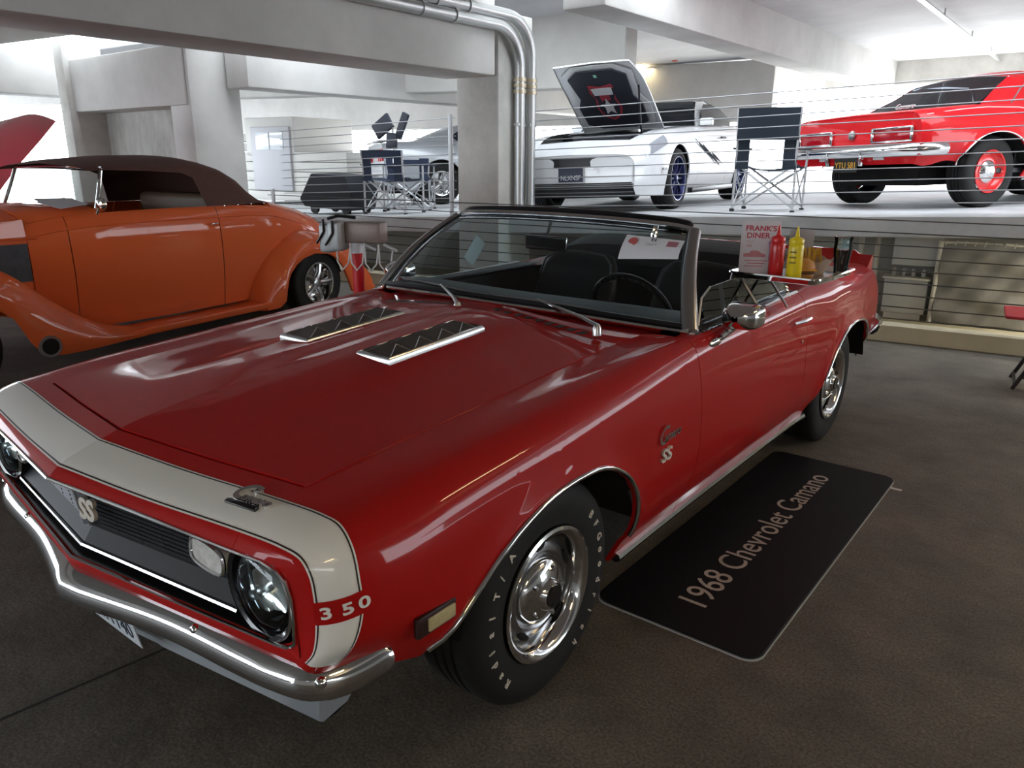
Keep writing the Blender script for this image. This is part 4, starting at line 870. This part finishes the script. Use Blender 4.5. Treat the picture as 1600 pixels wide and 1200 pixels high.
w = ramp_car('coupe_car', -2.28, 1.66, (.93, 0), 0, False, 'white modern coupe with its hood raised, parked on the ramp behind the cables'); coupe(w, WHITEP, 'alloy', True)
w = ramp_car('coupe_car', -7.0, 3.5, (-.93, 2.72), -40, True, 'silver modern coupe seen from behind on the ramp, left of the concrete column'); coupe(w, SILVERP, 'silver', False)
w = ramp_car('hardtop_car', .80, 1.6, (-.83, 2.743), -38, True, 'bright red hardtop coupe with red steel wheels, seen from behind on the ramp'); camaro(w, False)
# ------------------------------------------------------------------ cable barriers
CAB = M('steel_cable', (.42, .43, .45), .4, .7); CABD = M('dark_cable', (.05, .045, .04), .5, .3); POSTM = M('post_steel', (.55, .56, .58), .45, .5)
for a0, a1, posts, lab in ((-7.4, -4.55, (-4.62,), 'steel cable barrier on the ramp edge left of the conduit column'), (-3.50, 6.0, (3.2,), 'steel cable barrier on the ramp edge right of the conduit column')):
    o = empty('cable_barrier', B(a0, .36, deck(a0)), label=lab, cat='barrier'); inv = Matrix.Translation(-o.location)
    for k in range(11):
        h = .10+.10*k; MB().tube([inv @ B(a, .36, deck(a)+h) for a in np.linspace(a0, a1, 5)], .0055, 6).build('cable', CAB, o)
    for a in posts: MB().tube([inv @ B(a, .36, deck(a)), inv @ B(a, .36, deck(a)+1.14)], .028, 8).build('post', POSTM, o)
o = empty('cable_barrier', B(-2, .07, .16), label='dark cable barrier above the cream kerb behind the red convertible', cat='barrier'); inv = Matrix.Translation(-o.location)
for k in range(9):
    h = .20+.105*k; MB().tube([inv @ B(a, .07, h) for a in (-7.4, -3.6, 5)], .0055, 6).build('cable', CABD, o)
for a in (-7.3, 2.6): MB().tube([inv @ B(a, .07, .16), inv @ B(a, .07, 1.12)], .025, 8).build('post', POSTM, o)
# ------------------------------------------------------------------ conduits, lights
GALV = M('galvanised_pipe', (.55, .56, .56), .38, .85)
for k, (dy, lab) in enumerate(((0, 'galvanised conduit bending down the column, nearer of the pair'), (.20, 'galvanised conduit bending down the column, farther of the pair'))):
    o = empty('conduit_pipe', (-3.42, 5.42+dy, .9), label=lab, cat='pipe', group='conduits on the column')
    zt = 2.84+dy*.55; arc = [(0, -.40*(1-math.sin(q))+.0, zt-.9-.40*(1-math.cos(q))) for q in np.linspace(0, math.pi/2, 9)]
    pts = [(0, -12.0-dy, zt-.9), (0, -.45, zt-.9)]+[(0, -.40+.40*math.sin(q), zt-.9-.40+.40*math.cos(q)) for q in np.linspace(0, math.pi/2, 10)]+[(0, 0, .55), (0, 0, 0)]
    MB().tube(pts, .058, 14).build('pipe', GALV, o)
    for z in (1.42, 1.36, 1.30): MB().tube([(0, 0, z), (0, 0, z+.04)], .070, 14).build('coupling', M('coupling_brass', (.55, .48, .36), .4, .7), o)
    MB().box((0, 0, .98), (.08, .12, .035)).build('strap', GALV, o, bevel=.005)
    for y in (-1.0, -1.45): MB().tube([(0, y, zt-.9), (0, y-.06, zt-.9)], .070, 14).build('coupling', GALV, o)
def run(name, p, q, r, lab, mat=GALV):
    p, q = Vector(p), Vector(q); o = empty(name, p, label=lab, cat='pipe'); d = q-p
    MB().tube([(0, 0, 0), d], r, 8).build('pipe', mat, o)
    for t in (.12, .35, .58, .8): MB().tube([d*t, d*t+Vector((0, 0, .12))], .012, 6).build('hanger', mat, o)
run('ceiling_pipe', (-6.9, 8.6, 3.36), (-7.1, 18, 3.36), .025, 'thin pipe hung under the ramp ceiling beside the lit lamp')
run('ceiling_pipe', (-.42, 7.4, 3.40), (-.5, 18, 3.42), .03, 'bright pipe hung under the ramp ceiling above the red hardtop')
lamp = empty('ceiling_light', (-6.53, 14.1, 3.42), label='lit fluorescent batten glowing warm under the ramp ceiling', cat='light')
MB().box((0, 0, .0), (.16, 1.3, .05)).build('lamp_housing', POSTM, lamp, bevel=.01)
MB().box((0, 0, -.05), (.14, 1.25, .06)).build('lamp_tube', M('lamp_warm', (1.0, .82, .5), .4, emit=9), lamp, bevel=.02)
ld = bpy.data.lights.new('lamp_light', 'AREA'); ld.energy = 25; ld.color = (1, .8, .45); ld.shape = 'RECTANGLE'; ld.size = .5; ld.size_y = 1.3
lo = bpy.data.objects.new('lamp_light', ld); COL.objects.link(lo); lo.parent = lamp; lo.location = (0, 0, -.09)
sm = MB().lathe([(.07, 0), (.07, -.03), (.04, -.05), (0, -.05)], 16, 'z').build('smoke_alarm', M('alarm_red', (.5, .10, .06), .5), None, loc=(-5.7, 13.5, 3.45)); tag(sm, 'small red alarm unit on the ceiling beside the lit lamp', 'alarm')
# ------------------------------------------------------------------ behind the kerb: conduits, cabinet, screened fence
PALEP = M('pale_paint', (.62, .60, .56), .55)
for k, a in enumerate((-.24, -.08)):
    p = MB().tube([B(a, 1.62, -.05), B(a, 1.62, .95)], .028, 10).build('riser_pipe', PALEP); tag(p, ['pale riser pipe left of the grey cabinets, left of the pair', 'pale riser pipe left of the grey cabinets, right of the pair'][k], 'pipe', 'riser pipes by the cabinets')
o = empty('electrical_cabinet', B(.30, 1.60, .48), TB, 'grey upper electrical cabinet under the ramp beside the riser pipes', 'cabinet')
MB().box((0, 0, .20), (.44, .22, .36)).build('cabinet_body', M('cabinet_grey', (.50, .52, .54), .5), o, bevel=.008); MB().box((0, -.115, .20), (.40, .012, .32)).build('cabinet_door', M('cabinet_grey2', (.46, .48, .51), .45), o, bevel=.004)
o = empty('electrical_cabinet', B(.24, 1.58, -.05), TB, 'grey lower electrical cabinet with pipe stubs on its top', 'cabinet')
MB().box((0, 0, .24), (.40, .22, .36)).build('cabinet_body', M('cabinet_grey', (.50, .52, .54), .5), o, bevel=.008); MB().box((0, 0, .03), (.34, .18, .06)).build('cabinet_foot', POSTM, o)
MB().box((0, -.02, .425), (.44, .28, .02)).build('cabinet_cap', PALEP, o, bevel=.004)
for k in range(4): MB().tube([(-.13+.09*k, 0, .43), (-.13+.09*k, 0, .51)], .02, 8).build('pipe_stub', PALEP, o)
o = empty('screened_fence', B(1.6, 1.42, -.05), TB, 'wire fence covered with wrinkled grey tarpaulin under the ramp', 'fence')
for x in (-1.10, 1.6): MB().tube([(x, 0, 0), (x, 0, .82)], .022, 8).build('fence_post', PALEP, o)
MB().tube([(-1.10, 0, .81), (1.6, 0, .81)], .014, 8).build('fence_rail', PALEP, o)
G = []
for x in np.linspace(-1.08, 1.6, 70):
    row = []
    for z in np.linspace(.02, .80, 30):
        row.append((x, -.02+.016*math.sin(9*x+14*z)+.010*math.sin(23*x-17*z+1.3)+.008*math.sin(5*x+31*z), z))
    G.append(row)
MB().grid(G).build('tarpaulin', M('grey_tarp', (.20, .20, .20), .45, var=.15, scale=6), o)
for k in range(33):
    x = -1.06+k*.082; MB().tube([(x, -.03, .785), (x+.012, -.012, .83)], .005, 4).build('tarp_tie', PALEP, o)
# ------------------------------------------------------------------ camp chairs on the ramp
def camp_chair(a, b, rz, label, fab, h=1.0, frame=None):
    frame = frame or M('chair_frame', (.55, .56, .58), .4, .6)
    o = empty('camp_chair', B(a, b, deck(a)), TB+rz, label, 'chair', 'camp chairs on the ramp'); w, d = .30, .24
    for sx in (-1, 1):
        MB().tube([(sx*w, d, .0), (sx*w*.96, d+.02, .5), (sx*w*1.0, d+.05, h)], .012, 6).build('back_post', frame, o)
        MB().tube([(sx*w, -d, .0), (sx*w, -d, .62)], .012, 6).build('front_post', frame, o)
        MB().box((sx*w, 0, .62), (.07, .52, .02)).build('armrest', fab, o, bevel=.006)
        MB().tube([(sx*w, -d, .04), (sx*w, d, .42)], .008, 6).build('side_brace', frame, o); MB().tube([(sx*w, d, .04), (sx*w, -d, .42)], .008, 6).build('side_brace', frame, o)
        MB().tube([(sx*w, d, .05), (-sx*w, d+.01, .48)], .012, 6).build('cross_brace', frame, o); MB().tube([(sx*w, -d, .05), (-sx*w, -d, .45)], .012, 6).build('cross_brace', frame, o)
        for y in (-d, d): MB().box((sx*w, y, .015), (.045, .045, .03)).build('foot', BLACK, o, bevel=.006)
    MB().grid([[(x, y, .45-.05*(1-(x/w)**2)+(.02 if y > .1 else 0)) for y in np.linspace(-d, d, 6)] for x in np.linspace(-w, w, 9)]).build('seat', fab, o)
    MB().grid([[(x, d+.03+.05*(z-.45)+.05*(1-(x/w)**2), z) for z in np.linspace(.70, h, 6)] for x in np.linspace(-w, w, 9)]).build('backrest', fab, o)
    for sx in (-1, 1): MB().grid([[(sx*x, d+.03, z) for x in (w, w*.55)] for z in (.42, .72)]).build('back_panel', fab, o)
    return o
CF = M('navy_black_fabric', (.02, .03, .045), .8); camp_chair(-1.13, 1.08, math.pi, 'black folding camp chair with crossed pale legs between the white and red cars', CF)
CF2 = M('blue_black_fabric', (.02, .03, .06), .8); camp_chair(-5.86, .82, math.pi+.15, 'navy folding camp chair behind the cables in front of the silver coupe', CF2, .80)
camp_chair(-6.3, 1.75, math.pi+.5, 'low dark camp chair left of the navy one on the ramp', CF2, .62)
# black covered wagon and the bag of folded panels
o = empty('covered_wagon', B(-6.85, .85, deck(-6.85)), TB, 'low black fabric-sided wagon at the ramp edge left of the camp chairs', 'wagon')
MB().prism([(-.42, .10), (.40, .06), (.46, .30), (.36, .52), (-.26, .54), (-.50, .20)], .55, lambda a, b, h: (a, h-.27, b)).build('wagon_body', M('wagon_black', (.012, .014, .02), .6), o, bevel=.02)
for x in (-.28, .30):
    for y in (-.2, .2): MB().lathe([(0, -.02), (.07, -.02), (.075, 0), (.07, .02), (0, .02)], 16, 'y', (x, y, .075)).build('wagon_wheel', BLACK, o)
o = empty('folded_shade', B(-5.88, .86, deck(-5.88)+.84), TB, 'dark folded shade panels sticking up above the navy camp chair', 'shade')
for c, ax, d in (((-.16, 0, .26), -.55, (.30, .05, .20)), ((.13, .03, .26), .45, (.10, .05, .34)), ((-.02, 0, .08), .1, (.16, .05, .20))):
    MB().box(c, d, mat=Matrix.Rotation(ax, 3, 'Y')).build('shade_panel', M('shade_dark', (.03, .035, .05), .4), o, bevel=.01)
MB().tube([(0, 0, -.2), (0, 0, .3)], .012, 6).build('shade_pole', STEEL, o)
# white service truck far behind
o = empty('service_truck', B(-12.0, 5.6, deck(-12.0)), TB, 'white panelled truck body with a windowed door, far behind on the ramp', 'truck'); TW = M('truck_white', (.62, .61, .58), .5)
for k in range(7): MB().box((-.2, 0, .16+.20*k+(.0)), (4.0, 1.8, .19)).build('side_plank', TW, o, bevel=.012) if k < 5 else MB().box((-1.55, 0, .16+.20*k), (1.0, 1.8, .17)).build('side_plank', TW, o, bevel=.012)
MB().box((-.35, -.0, 1.36), (1.45, 1.8, .80)).build('cab', TW, o, bevel=.03)
d = MB().box((-.28, -.93, .92), (1.15, .06, 1.30)).build('cab_door', M('door_grey', (.52, .52, .55), .5), o, bevel=.02)
MB().box((-.28, -.965, 1.28), (.80, .02, .36)).build('door_window', M('bright_pane', (.75, .80, .85), .05, .2), d, bevel=.01); MB().box((-.28, -.978, 1.28), (.03, .02, .36)).build('window_bar', M('door_grey', (.52, .52, .55), .5), d)
text('truck_lettering', 'an', .30, (-1.50, -.905, .82), (1, 0, 0), (0, 0, 1), M('faded_red', (.55, .25, .22), .6), o, .004)
for x in (-1.6, 1.3): MB().lathe([(0, -.1), (.28, -.1), (.30, 0), (.28, .1), (0, .1)], 20, 'y', (x, -.8, .10)).build('truck_wheel', RUBBER, o)
# red car at the far left with its hood raised
o = empty('sedan_car', Vector((-8.2, 2.1, 0)), math.radians(189), 'red car with raised hood at the left edge behind the orange roadster', 'car')
RP = M('rose_red_paint', (.55, .03, .06), .3, 0, 1)
hg = [[(x*w*.72, -.2-y, z+.05*(1-x*x)) for x in np.linspace(-1, 1, 9)] for y, z, w in ((-.9, 1.05, .95), (-.55, 1.45, 1.0), (-.25, 1.72, .97), (-.02, 1.90, .85), (.06, 1.94, .5))]
hgm = MB().grid(hg); hgm.grid([[(x, y+.03, z-.03) for x, y, z in r] for r in hg]).build('raised_hood', RP, o)
MB().grid([[(x*w, y, z-(.25*abs(x)**4)) for x in np.linspace(-1, 1, 13)] for y, z, w in ((-1.5, .75, .75), (-.8, .88, .85), (.8, .98, .88), (1.0, 1.0, .88), (1.6, 1.36, .64), (2.4, 1.36, .62), (3.0, 1.02, .8), (3.7, .9, .8))]).build('body_top', RP, o)
for s in (1, -1): MB().grid([[(s*w, y, z-.25), (s*(w+.05), y, .55), (s*w*.98, y, .25)] for y, z, w in ((-1.5, .75, .75), (-.8, .88, .85), (.8, .98, .88), (1.6, 1.0, .88), (2.4, 1.0, .88), (3.0, 1.02, .85), (3.7, .9, .8))]).build('body_side', RP, o)
for s in (1, -1):
    for y in (-.7, 2.1): wheel(o, (s*.76, y, .33), s, 'silver', R=.33, w=.22, letters=False)
# ------------------------------------------------------------------ beside the convertible
def rrect(x0, x1, y0, y1, r, n=6):
    P = []
    for cx, cy, a in ((x1-r, y1-r, 0), (x0+r, y1-r, 90), (x0+r, y0+r, 180), (x1-r, y0+r, 270)):
        P += [(cx+r*math.cos(math.radians(a+90*k/n)), cy+r*math.sin(math.radians(a+90*k/n))) for k in range(n+1)]
    return P
o = empty('display_mat', (1.0, 1.44, 0), label='black display mat with car name lettering on the floor beside the convertible', cat='mat')
MB().prism(rrect(-.30, .315, -.93, .93, .06), .004, lambda a, b, h: (a, b, h+.0005)).build('mat_base', M('mat_edge', (.45, .46, .47), .6), o)
MB().prism(rrect(-.297, .312, -.925, .927, .058), .009, lambda a, b, h: (a, b, h+.0045)).build('mat_top', M('mat_black', (.006, .006, .008), .6, var=.2, scale=60, spec=.2), o, bevel=.003, seg=1)
text('mat_lettering', '1968 Chevrolet Camano', .155, (.055, -.775, .0145), (0, 1, 0), (-1, 0, 0), M('mat_print', (.42, .36, .32), .7), o, .0006, fit=1.49)
t = MB().box((0, 0, .001), (.06, .02, .002)).build('floor_tape', M('tape_white', (.6, .6, .58), .6), None, loc=(1.335, 2.25, 0)); tag(t, 'short white tape mark on the floor past the black mat', 'tape')
# drive-in speaker post
o = empty('speaker_post', (-1.50, 1.38, 0), .35, 'red drive-in speaker post with grey speaker boxes past the convertible', 'speaker post')
MB().tube([(0, 0, .02), (0, 0, 1.02)], .034, 14).build('post', M('post_red', (.55, .01, .02), .35, 0, .6), o)
MB().lathe([(.16, 0), (.16, .02), (.05, .04), (.034, .10)], 20, 'z').build('post_base', STEEL, o)
MB().tube([(0, 0, 1.0), (0, 0, 1.06)], .038, 14).build('post_cap', POSTM, o)
MB().box((.06, 0, 1.12), (.24, .10, .12)).build('junction_box', M('bronze_box', (.22, .17, .15), .45, .3), o, bevel=.015)
for x, y in ((-.09, -.05), (-.19, .02)):
    sp = MB().box((x, y, 1.10-.02*(x < -.1)), (.085, .11, .17)).build('speaker_box', M('speaker_grey', (.42, .44, .45), .45, .3), o, bevel=.02, seg=3)
    MB().tube([(x-.05, y-.06, 1.05), (x, y-.062, 1.12), (x, y-.06, 1.19)], .008, 5).build('speaker_grille', BLACK, sp)
MB().tube([(-.18, 0, 1.19), (-.10, -.02, 1.21), (.0, 0, 1.20)], .010, 6).build('speaker_hanger', BLACK, o)
for k in range(4):
    x = -.10+.09*k; MB().tube([(x, -.06, 1.06), (x+.01, -.07, .95), (x+.045, -.075, .91), (x+.08, -.07, .95), (x+.09, -.06, 1.04)], .005, 6).build('speaker_cord', M('cord_white', (.6, .6, .6), .5), o)
for x in (.07, .20): MB().tube([(x, -.05, 1.06), (x+.09, -.07, 1.03)], .008, 6).build('cord_hook', POSTM, o)
# folding stool at the right
o = empty('folding_stool', (1.90, 4.72, 0), TB, 'red-topped folding stool with black legs at the right edge', 'stool'); RS = M('stool_red', (.42, .02, .03), .5)
MB().prism(rrect(-.46, .30, -.16, .30, .03), .022, lambda a, b, h: (a, b, .50+h)).build('seat', RS, o, bevel=.006)
MB().prism(rrect(-.12, .14, -.05, .16, .02), .018, lambda a, b, h: (a-.03, b, .28+h)).build('lower_pad', RS, o, bevel=.006)
LG = M('stool_leg', (.02, .018, .018), .4)
for y in (-.12, .22):
    MB().tube([(-.34, y, .01), (-.20, y, .34), (-.14, y, .42), (-.22, y, .50)], .014, 8).build('leg', LG, o); MB().tube([(.16, y, .01), (-.05, y, .34), (.02, y, .50)], .014, 8).build('leg', LG, o)
    MB().tube([(-.19, y, .31), (-.12, y, .31)], .03, 12, cap=True).build('hinge', LG, o)
MB().tube([(-.33, -.12, .05), (-.33, .22, .05)], .012, 6).build('stretcher', LG, o); MB().tube([(-.30, .05, .06), (.15, .05, .08)], .012, 6).build('stretcher', LG, o)
# ------------------------------------------------------------------ car-hop tray on the door glass
TZ = 1.083
tr = empty('serving_tray', (.945, 1.58, TZ), math.radians(-3), 'silver car-hop tray hooked on the door glass of the convertible', 'tray')
TP = rrect(-.17, .17, -.205, .205, .03)
MB().prism(TP, .004, lambda a, b, h: (a, b, h-.004)).build('tray_floor', STEEL, tr)
m = MB(); n = len(TP); ring = [[(a*k, b*k2, h) for a, b in TP] for k, k2, h in ((1.0, 1.0, -.003), (1.045, 1.04, .022), (1.09, 1.075, .022), (1.095, 1.08, .016))]
for a, b in zip(ring[:-1], ring[1:]): m.add(a+b, [(i, (i+1) % n, n+(i+1) % n, n+i) for i in range(n)])
m.build('tray_rim', CHROME, tr)
for y in (-.12, .12):
    MB().tube([(-.17, y, -.006), (-.15, y, -.035), (-.10, y, -.10), (-.05, y, -.16)], .006, 6).build('tray_bracket', STEEL, tr); MB().tube([(-.17, y, -.005), (-.20, y, .01), (-.21, y, -.04)], .006, 6).build('tray_hook', STEEL, tr)
def on_tray(x, y): return tr.matrix_basis @ Vector((x, y, .0005))
BASE = TZ+.0005
def bottle(p, col, name, lab):
    o = empty(name, (p.x, p.y, BASE), label=lab, cat='bottle', group='squeeze bottles on the tray'); m = M(name+'_plastic', col, .35, coat=.3)
    MB().lathe([(0, 0), (.026, 0), (.029, .004), (.029, .128), (.026, .138), (.023, .142)], 24, 'z').build('bottle_body', m, o)
    MB().lathe([(.026, .138), (.027, .142), (.027, .156), (.024, .160), (.010, .166), (.008, .17), (.003, .205), (0, .206)], 20, 'z').build('nozzle_cap', m, o)
    return o
kb = bottle(on_tray(-.020, -.130), (.60, .015, .02), 'ketchup_bottle', 'red squeeze bottle on the tray beside the menu')
mb = bottle(on_tray(.060, -.145), (.80, .62, .01), 'mustard_bottle', 'yellow squeeze bottle on the tray beside the red one')
for k in range(3): MB().box((0, -.0292, .11-.02*k), (.026, .001, .006)).build('bottle_print', M('print_dark', (.25, .18, .01), .6), mb)
# menu card
mc = on_tray(-.135, -.135); xd = Vector((.90, .43, 0)).normalized()
xd = Vector((math.cos(math.radians(26)), math.sin(math.radians(26)), 0)); ydv = Vector((-.02, .06, 1)).normalized(); nd = xd.cross(ydv)
mo = empty('menu_card', (mc.x, mc.y, BASE), label='printed diner menu card standing on the tray', cat='menu')
RM = Matrix((xd, ydv, nd)).transposed(); mw_, mh_ = .150, .215
MB().box(RM @ Vector((mw_/2-.035, mh_/2+.002, 0)), (mw_, mh_, .002), mat=RM).build('card', M('menu_paper', (.66, .62, .66), .6), mo)
MP = M('menu_red', (.50, .04, .06), .6); MPK = M('menu_pink', (.55, .22, .25), .6); q = lambda a, b: RM @ Vector((a-.035, b, .0016))
text('menu_heading', "FRANK'S", .030, q(.075, .176), xd, ydv, MP, mo, .0004, 'CENTER', sx=1.05, bold=.0006); text('menu_heading', 'DINER', .030, q(.066, .148), xd, ydv, MP, mo, .0004, 'CENTER', sx=1.05, bold=.0006)
text('menu_sign', '66', .020, q(.035, .112), xd, ydv, MPK, mo, .0004, 'CENTER'); text('menu_sign', 'ROUTE', .008, q(.035, .131), xd, ydv, MPK, mo, .0004, 'CENTER')
MB().prism([(.015, .072), (.10, .072), (.102, .082), (.085, .088), (.070, .098), (.045, .098), (.035, .088), (.014, .085)], .0006, lambda a, b, h: q(a, b)-nd*-h).build('menu_car_print', MPK, mo)
for k, (a, b) in enumerate(((.02, .11), (.03, .10), (.02, .095))): MB().prism([(a, .056-.011*k), (b, .056-.011*k), (b, .060-.011*k), (a, .060-.011*k)], .0005, lambda a, b, h: q(a, b)+nd*h).build('menu_line_print', MPK, mo)
MB().prism([(.112, .060), (.126, .060), (.128, .105), (.132, .130), (.120, .150), (.108, .130), (.112, .105)], .0006, lambda a, b, h: q(a, b)+nd*h).build('menu_figure_print', M('menu_violet', (.42, .22, .38), .6), mo)
# food
fb = on_tray(.055, -.055)
o = empty('burger', (fb.x, fb.y, BASE), label='burger in a bun behind the yellow bottle on the tray', cat='burger')
MB().lathe([(0, 0), (.045, 0), (.05, .008), (.048, .018), (0, .02)], 20, 'z').build('bun_bottom', M('bun', (.50, .24, .06), .6), o); MB().lathe([(0, .018), (.053, .018), (.055, .026), (.05, .032), (0, .033)], 20, 'z').build('patty', M('patty', (.12, .05, .02), .7), o)
MB().box((0, 0, .034), (.10, .10, .004), .5).build('cheese', M('cheese', (.75, .36, .03), .5), o); MB().lathe([(.05, .036), (.052, .044), (.045, .062), (.025, .074), (0, .077)], 20, 'z').build('bun_top', M('bun', (.50, .24, .06), .6), o)
fb = on_tray(.035, .075)
o = empty('food_basket', (fb.x, fb.y, BASE), .2, 'paper-lined basket of fries at the back of the tray', 'basket')
MB().grid([[(k*.07*math.cos(a)*1.2, k*.07*math.sin(a), h) for k, h in ((.7, 0), (1.0, .05), (1.12, .062+.008*math.sin(7*a)))] for a in np.linspace(0, 2*math.pi, 25)]).build('paper_liner', M('liner', (.55, .42, .34), .7), o)
MB().prism([(-.05, 0), (.05, 0), (.055, .15), (-.04, .155)], .002, lambda a, b, h: (a-.05, .05+h+.1*b, b+.02)).build('paper_sleeve', M('sleeve', (.55, .54, .56), .7), o)
for k in range(16):
    x, y = rng.uniform(-.05, .05), rng.uniform(-.04, .04); MB().box((x, y, .06), (.008, .008, .09), mat=Matrix.Rotation(rng.uniform(-.6, .6), 3, 'Y') @ Matrix.Rotation(rng.uniform(-.6, .6), 3, 'X')).build('fry', M('fry', (.70, .42, .06), .6), o)
fb = on_tray(.135, .165)
o = empty('cola_glass', (fb.x, fb.y, BASE), label='tall glass of dark cola with ice at the far end of the tray', cat='glass')
MB().lathe([(0, .003), (.026, .003), (.030, .05), (.036, .10), (.034, .13), (.038, .15), (.036, .15), (.032, .13), (.034, .10), (.028, .05), (.024, .008), (0, .008)], 24, 'z').build('tumbler', CGLASS, o)
MB().lathe([(0, .010), (.023, .010), (.027, .05), (.032, .098), (0, .098)], 24, 'z').build('cola', M('cola', (.05, .008, .012), .15), o)
for k in range(5):
    a = k*1.26; MB().box((.017*math.cos(a), .017*math.sin(a), .112+.012*(k % 2)), (.020, .020, .020), a).build('ice_cube', M('ice', (.75, .85, .85), .1, trans=.6), o, bevel=.003)
# entry sheet clipped to the windshield
o = empty('entry_sheet', (0, 0, 0), label='white show entry sheet clipped to the top of the windshield', cat='paper')
cor = [Vector(CAM).lerp(Vector(p), .965) for p in ((.395, 1.125, 1.147), (.641, 1.150, 1.162), (.626, 1.232, 1.225), (.378, 1.210, 1.236))]
c0, c1, c2, c3 = cor
sheet = lambda a, b: (c0*(1-a)+c1*a)*(1-b)+(c3*(1-a)+c2*a)*b+Vector((0, -.010*math.sin(math.pi*b)-.012*(1-b)*(1-a)**2, 0))
MB().grid([[sheet(a, b) for b in np.linspace(0, 1, 7)] for a in np.linspace(0, 1, 9)]).build('sheet', M('sheet_paper', (.70, .71, .76), .6), o)
nn = (c1-c0).cross(c3-c0).normalized()
if nn.y > 0: nn = -nn
MB().lathe([(0, .0), (.020, .0)], 18, 'z').build('round_stamp', M('stamp_red', (.45, .10, .10), .6), o, smooth=False).matrix_local = Matrix.Translation(sheet(.16, .74)+nn*.002) @ nn.to_track_quat('Z', 'Y').to_matrix().to_4x4()
MB().add([sheet(a, b)+nn*.002 for a, b in ((.74, .62), (.92, .62), (.93, .88), (.75, .88))], [(0, 1, 2, 3)]).build('flag_stamp', M('stamp_mix', (.40, .16, .22), .6), o)
text('sheet_number', '22', .022, sheet(.46, .80)+nn*.003, c1-c0, c3-c0, M('ink', (.05, .05, .07), .6), o, .0003)
text('sheet_text', 'Class E', .016, sheet(.40, .60)+nn*.004, c1-c0, c3-c0, M('ink2', (.35, .35, .4), .6), o, .0003)
b = MB(); p = sheet(.50, 1.0)
for d in (-.008, .008): b.tube([p+Vector((d, -.01, -.02)), p+Vector((d, -.014, .012)), p+Vector((d*.6, .0, .045))], .005, 6)
b.build('binder_clip', CHROME, o)
# card hanging in the cabin
o = MB().box((-.745, 1.55, 1.055), (.075, .004, .155), mat=Matrix.Rotation(math.radians(36), 3, 'Y')).build('hang_tag', M('tag_paper', (.50, .56, .55), .6), None); tag(o, 'pale tilted card hanging inside the windshield on the passenger side', 'card')
# ceiling battens above the bay, outside the picture
for k, (x, y) in enumerate(((3.6, 2.6), (3.6, -3.0))):
    o = empty('ceiling_light', (x, y, 3.12), label=['warm ceiling batten over the aisle right of the convertible, farther one', 'warm ceiling batten over the aisle right of the convertible, nearer one'][k], cat='light', group='ceiling battens over the aisle')
    MB().box((0, 0, 0), (.18, 1.3, .07)).build('lamp_housing', POSTM, o, bevel=.01); MB().box((0, 0, -.06), (.14, 1.25, .06)).build('lamp_tube', M('lamp_warm', (1.0, .82, .5), .4, emit=9), o, bevel=.02)
    ld = bpy.data.lights.new('lamp_light', 'AREA'); ld.energy = 20; ld.color = (1, .66, .32); ld.shape = 'RECTANGLE'; ld.size = .16; ld.size_y = 1.25
    lo = bpy.data.objects.new('lamp_light', ld); COL.objects.link(lo); lo.parent = o; lo.location = (0, 0, -.10)
o = empty('ceiling_light', B(2.3, .85, .90), TB+math.pi/2, 'batten under the ramp slab lighting the screened fence', 'light')
MB().box((0, 0, .0), (.12, 1.2, .05)).build('lamp_housing', POSTM, o, bevel=.01); MB().box((0, 0, -.04), (.09, 1.15, .04)).build('lamp_tube', M('lamp_cool', (1.0, .93, .78), .4, emit=6), o, bevel=.015)
ld = bpy.data.lights.new('lamp_light', 'AREA'); ld.energy = 32; ld.color = (1, .90, .70); ld.shape = 'RECTANGLE'; ld.size = .1; ld.size_y = 1.15
lo = bpy.data.objects.new('lamp_light', ld); COL.objects.link(lo); lo.parent = o; lo.location = (0, 0, -.07)
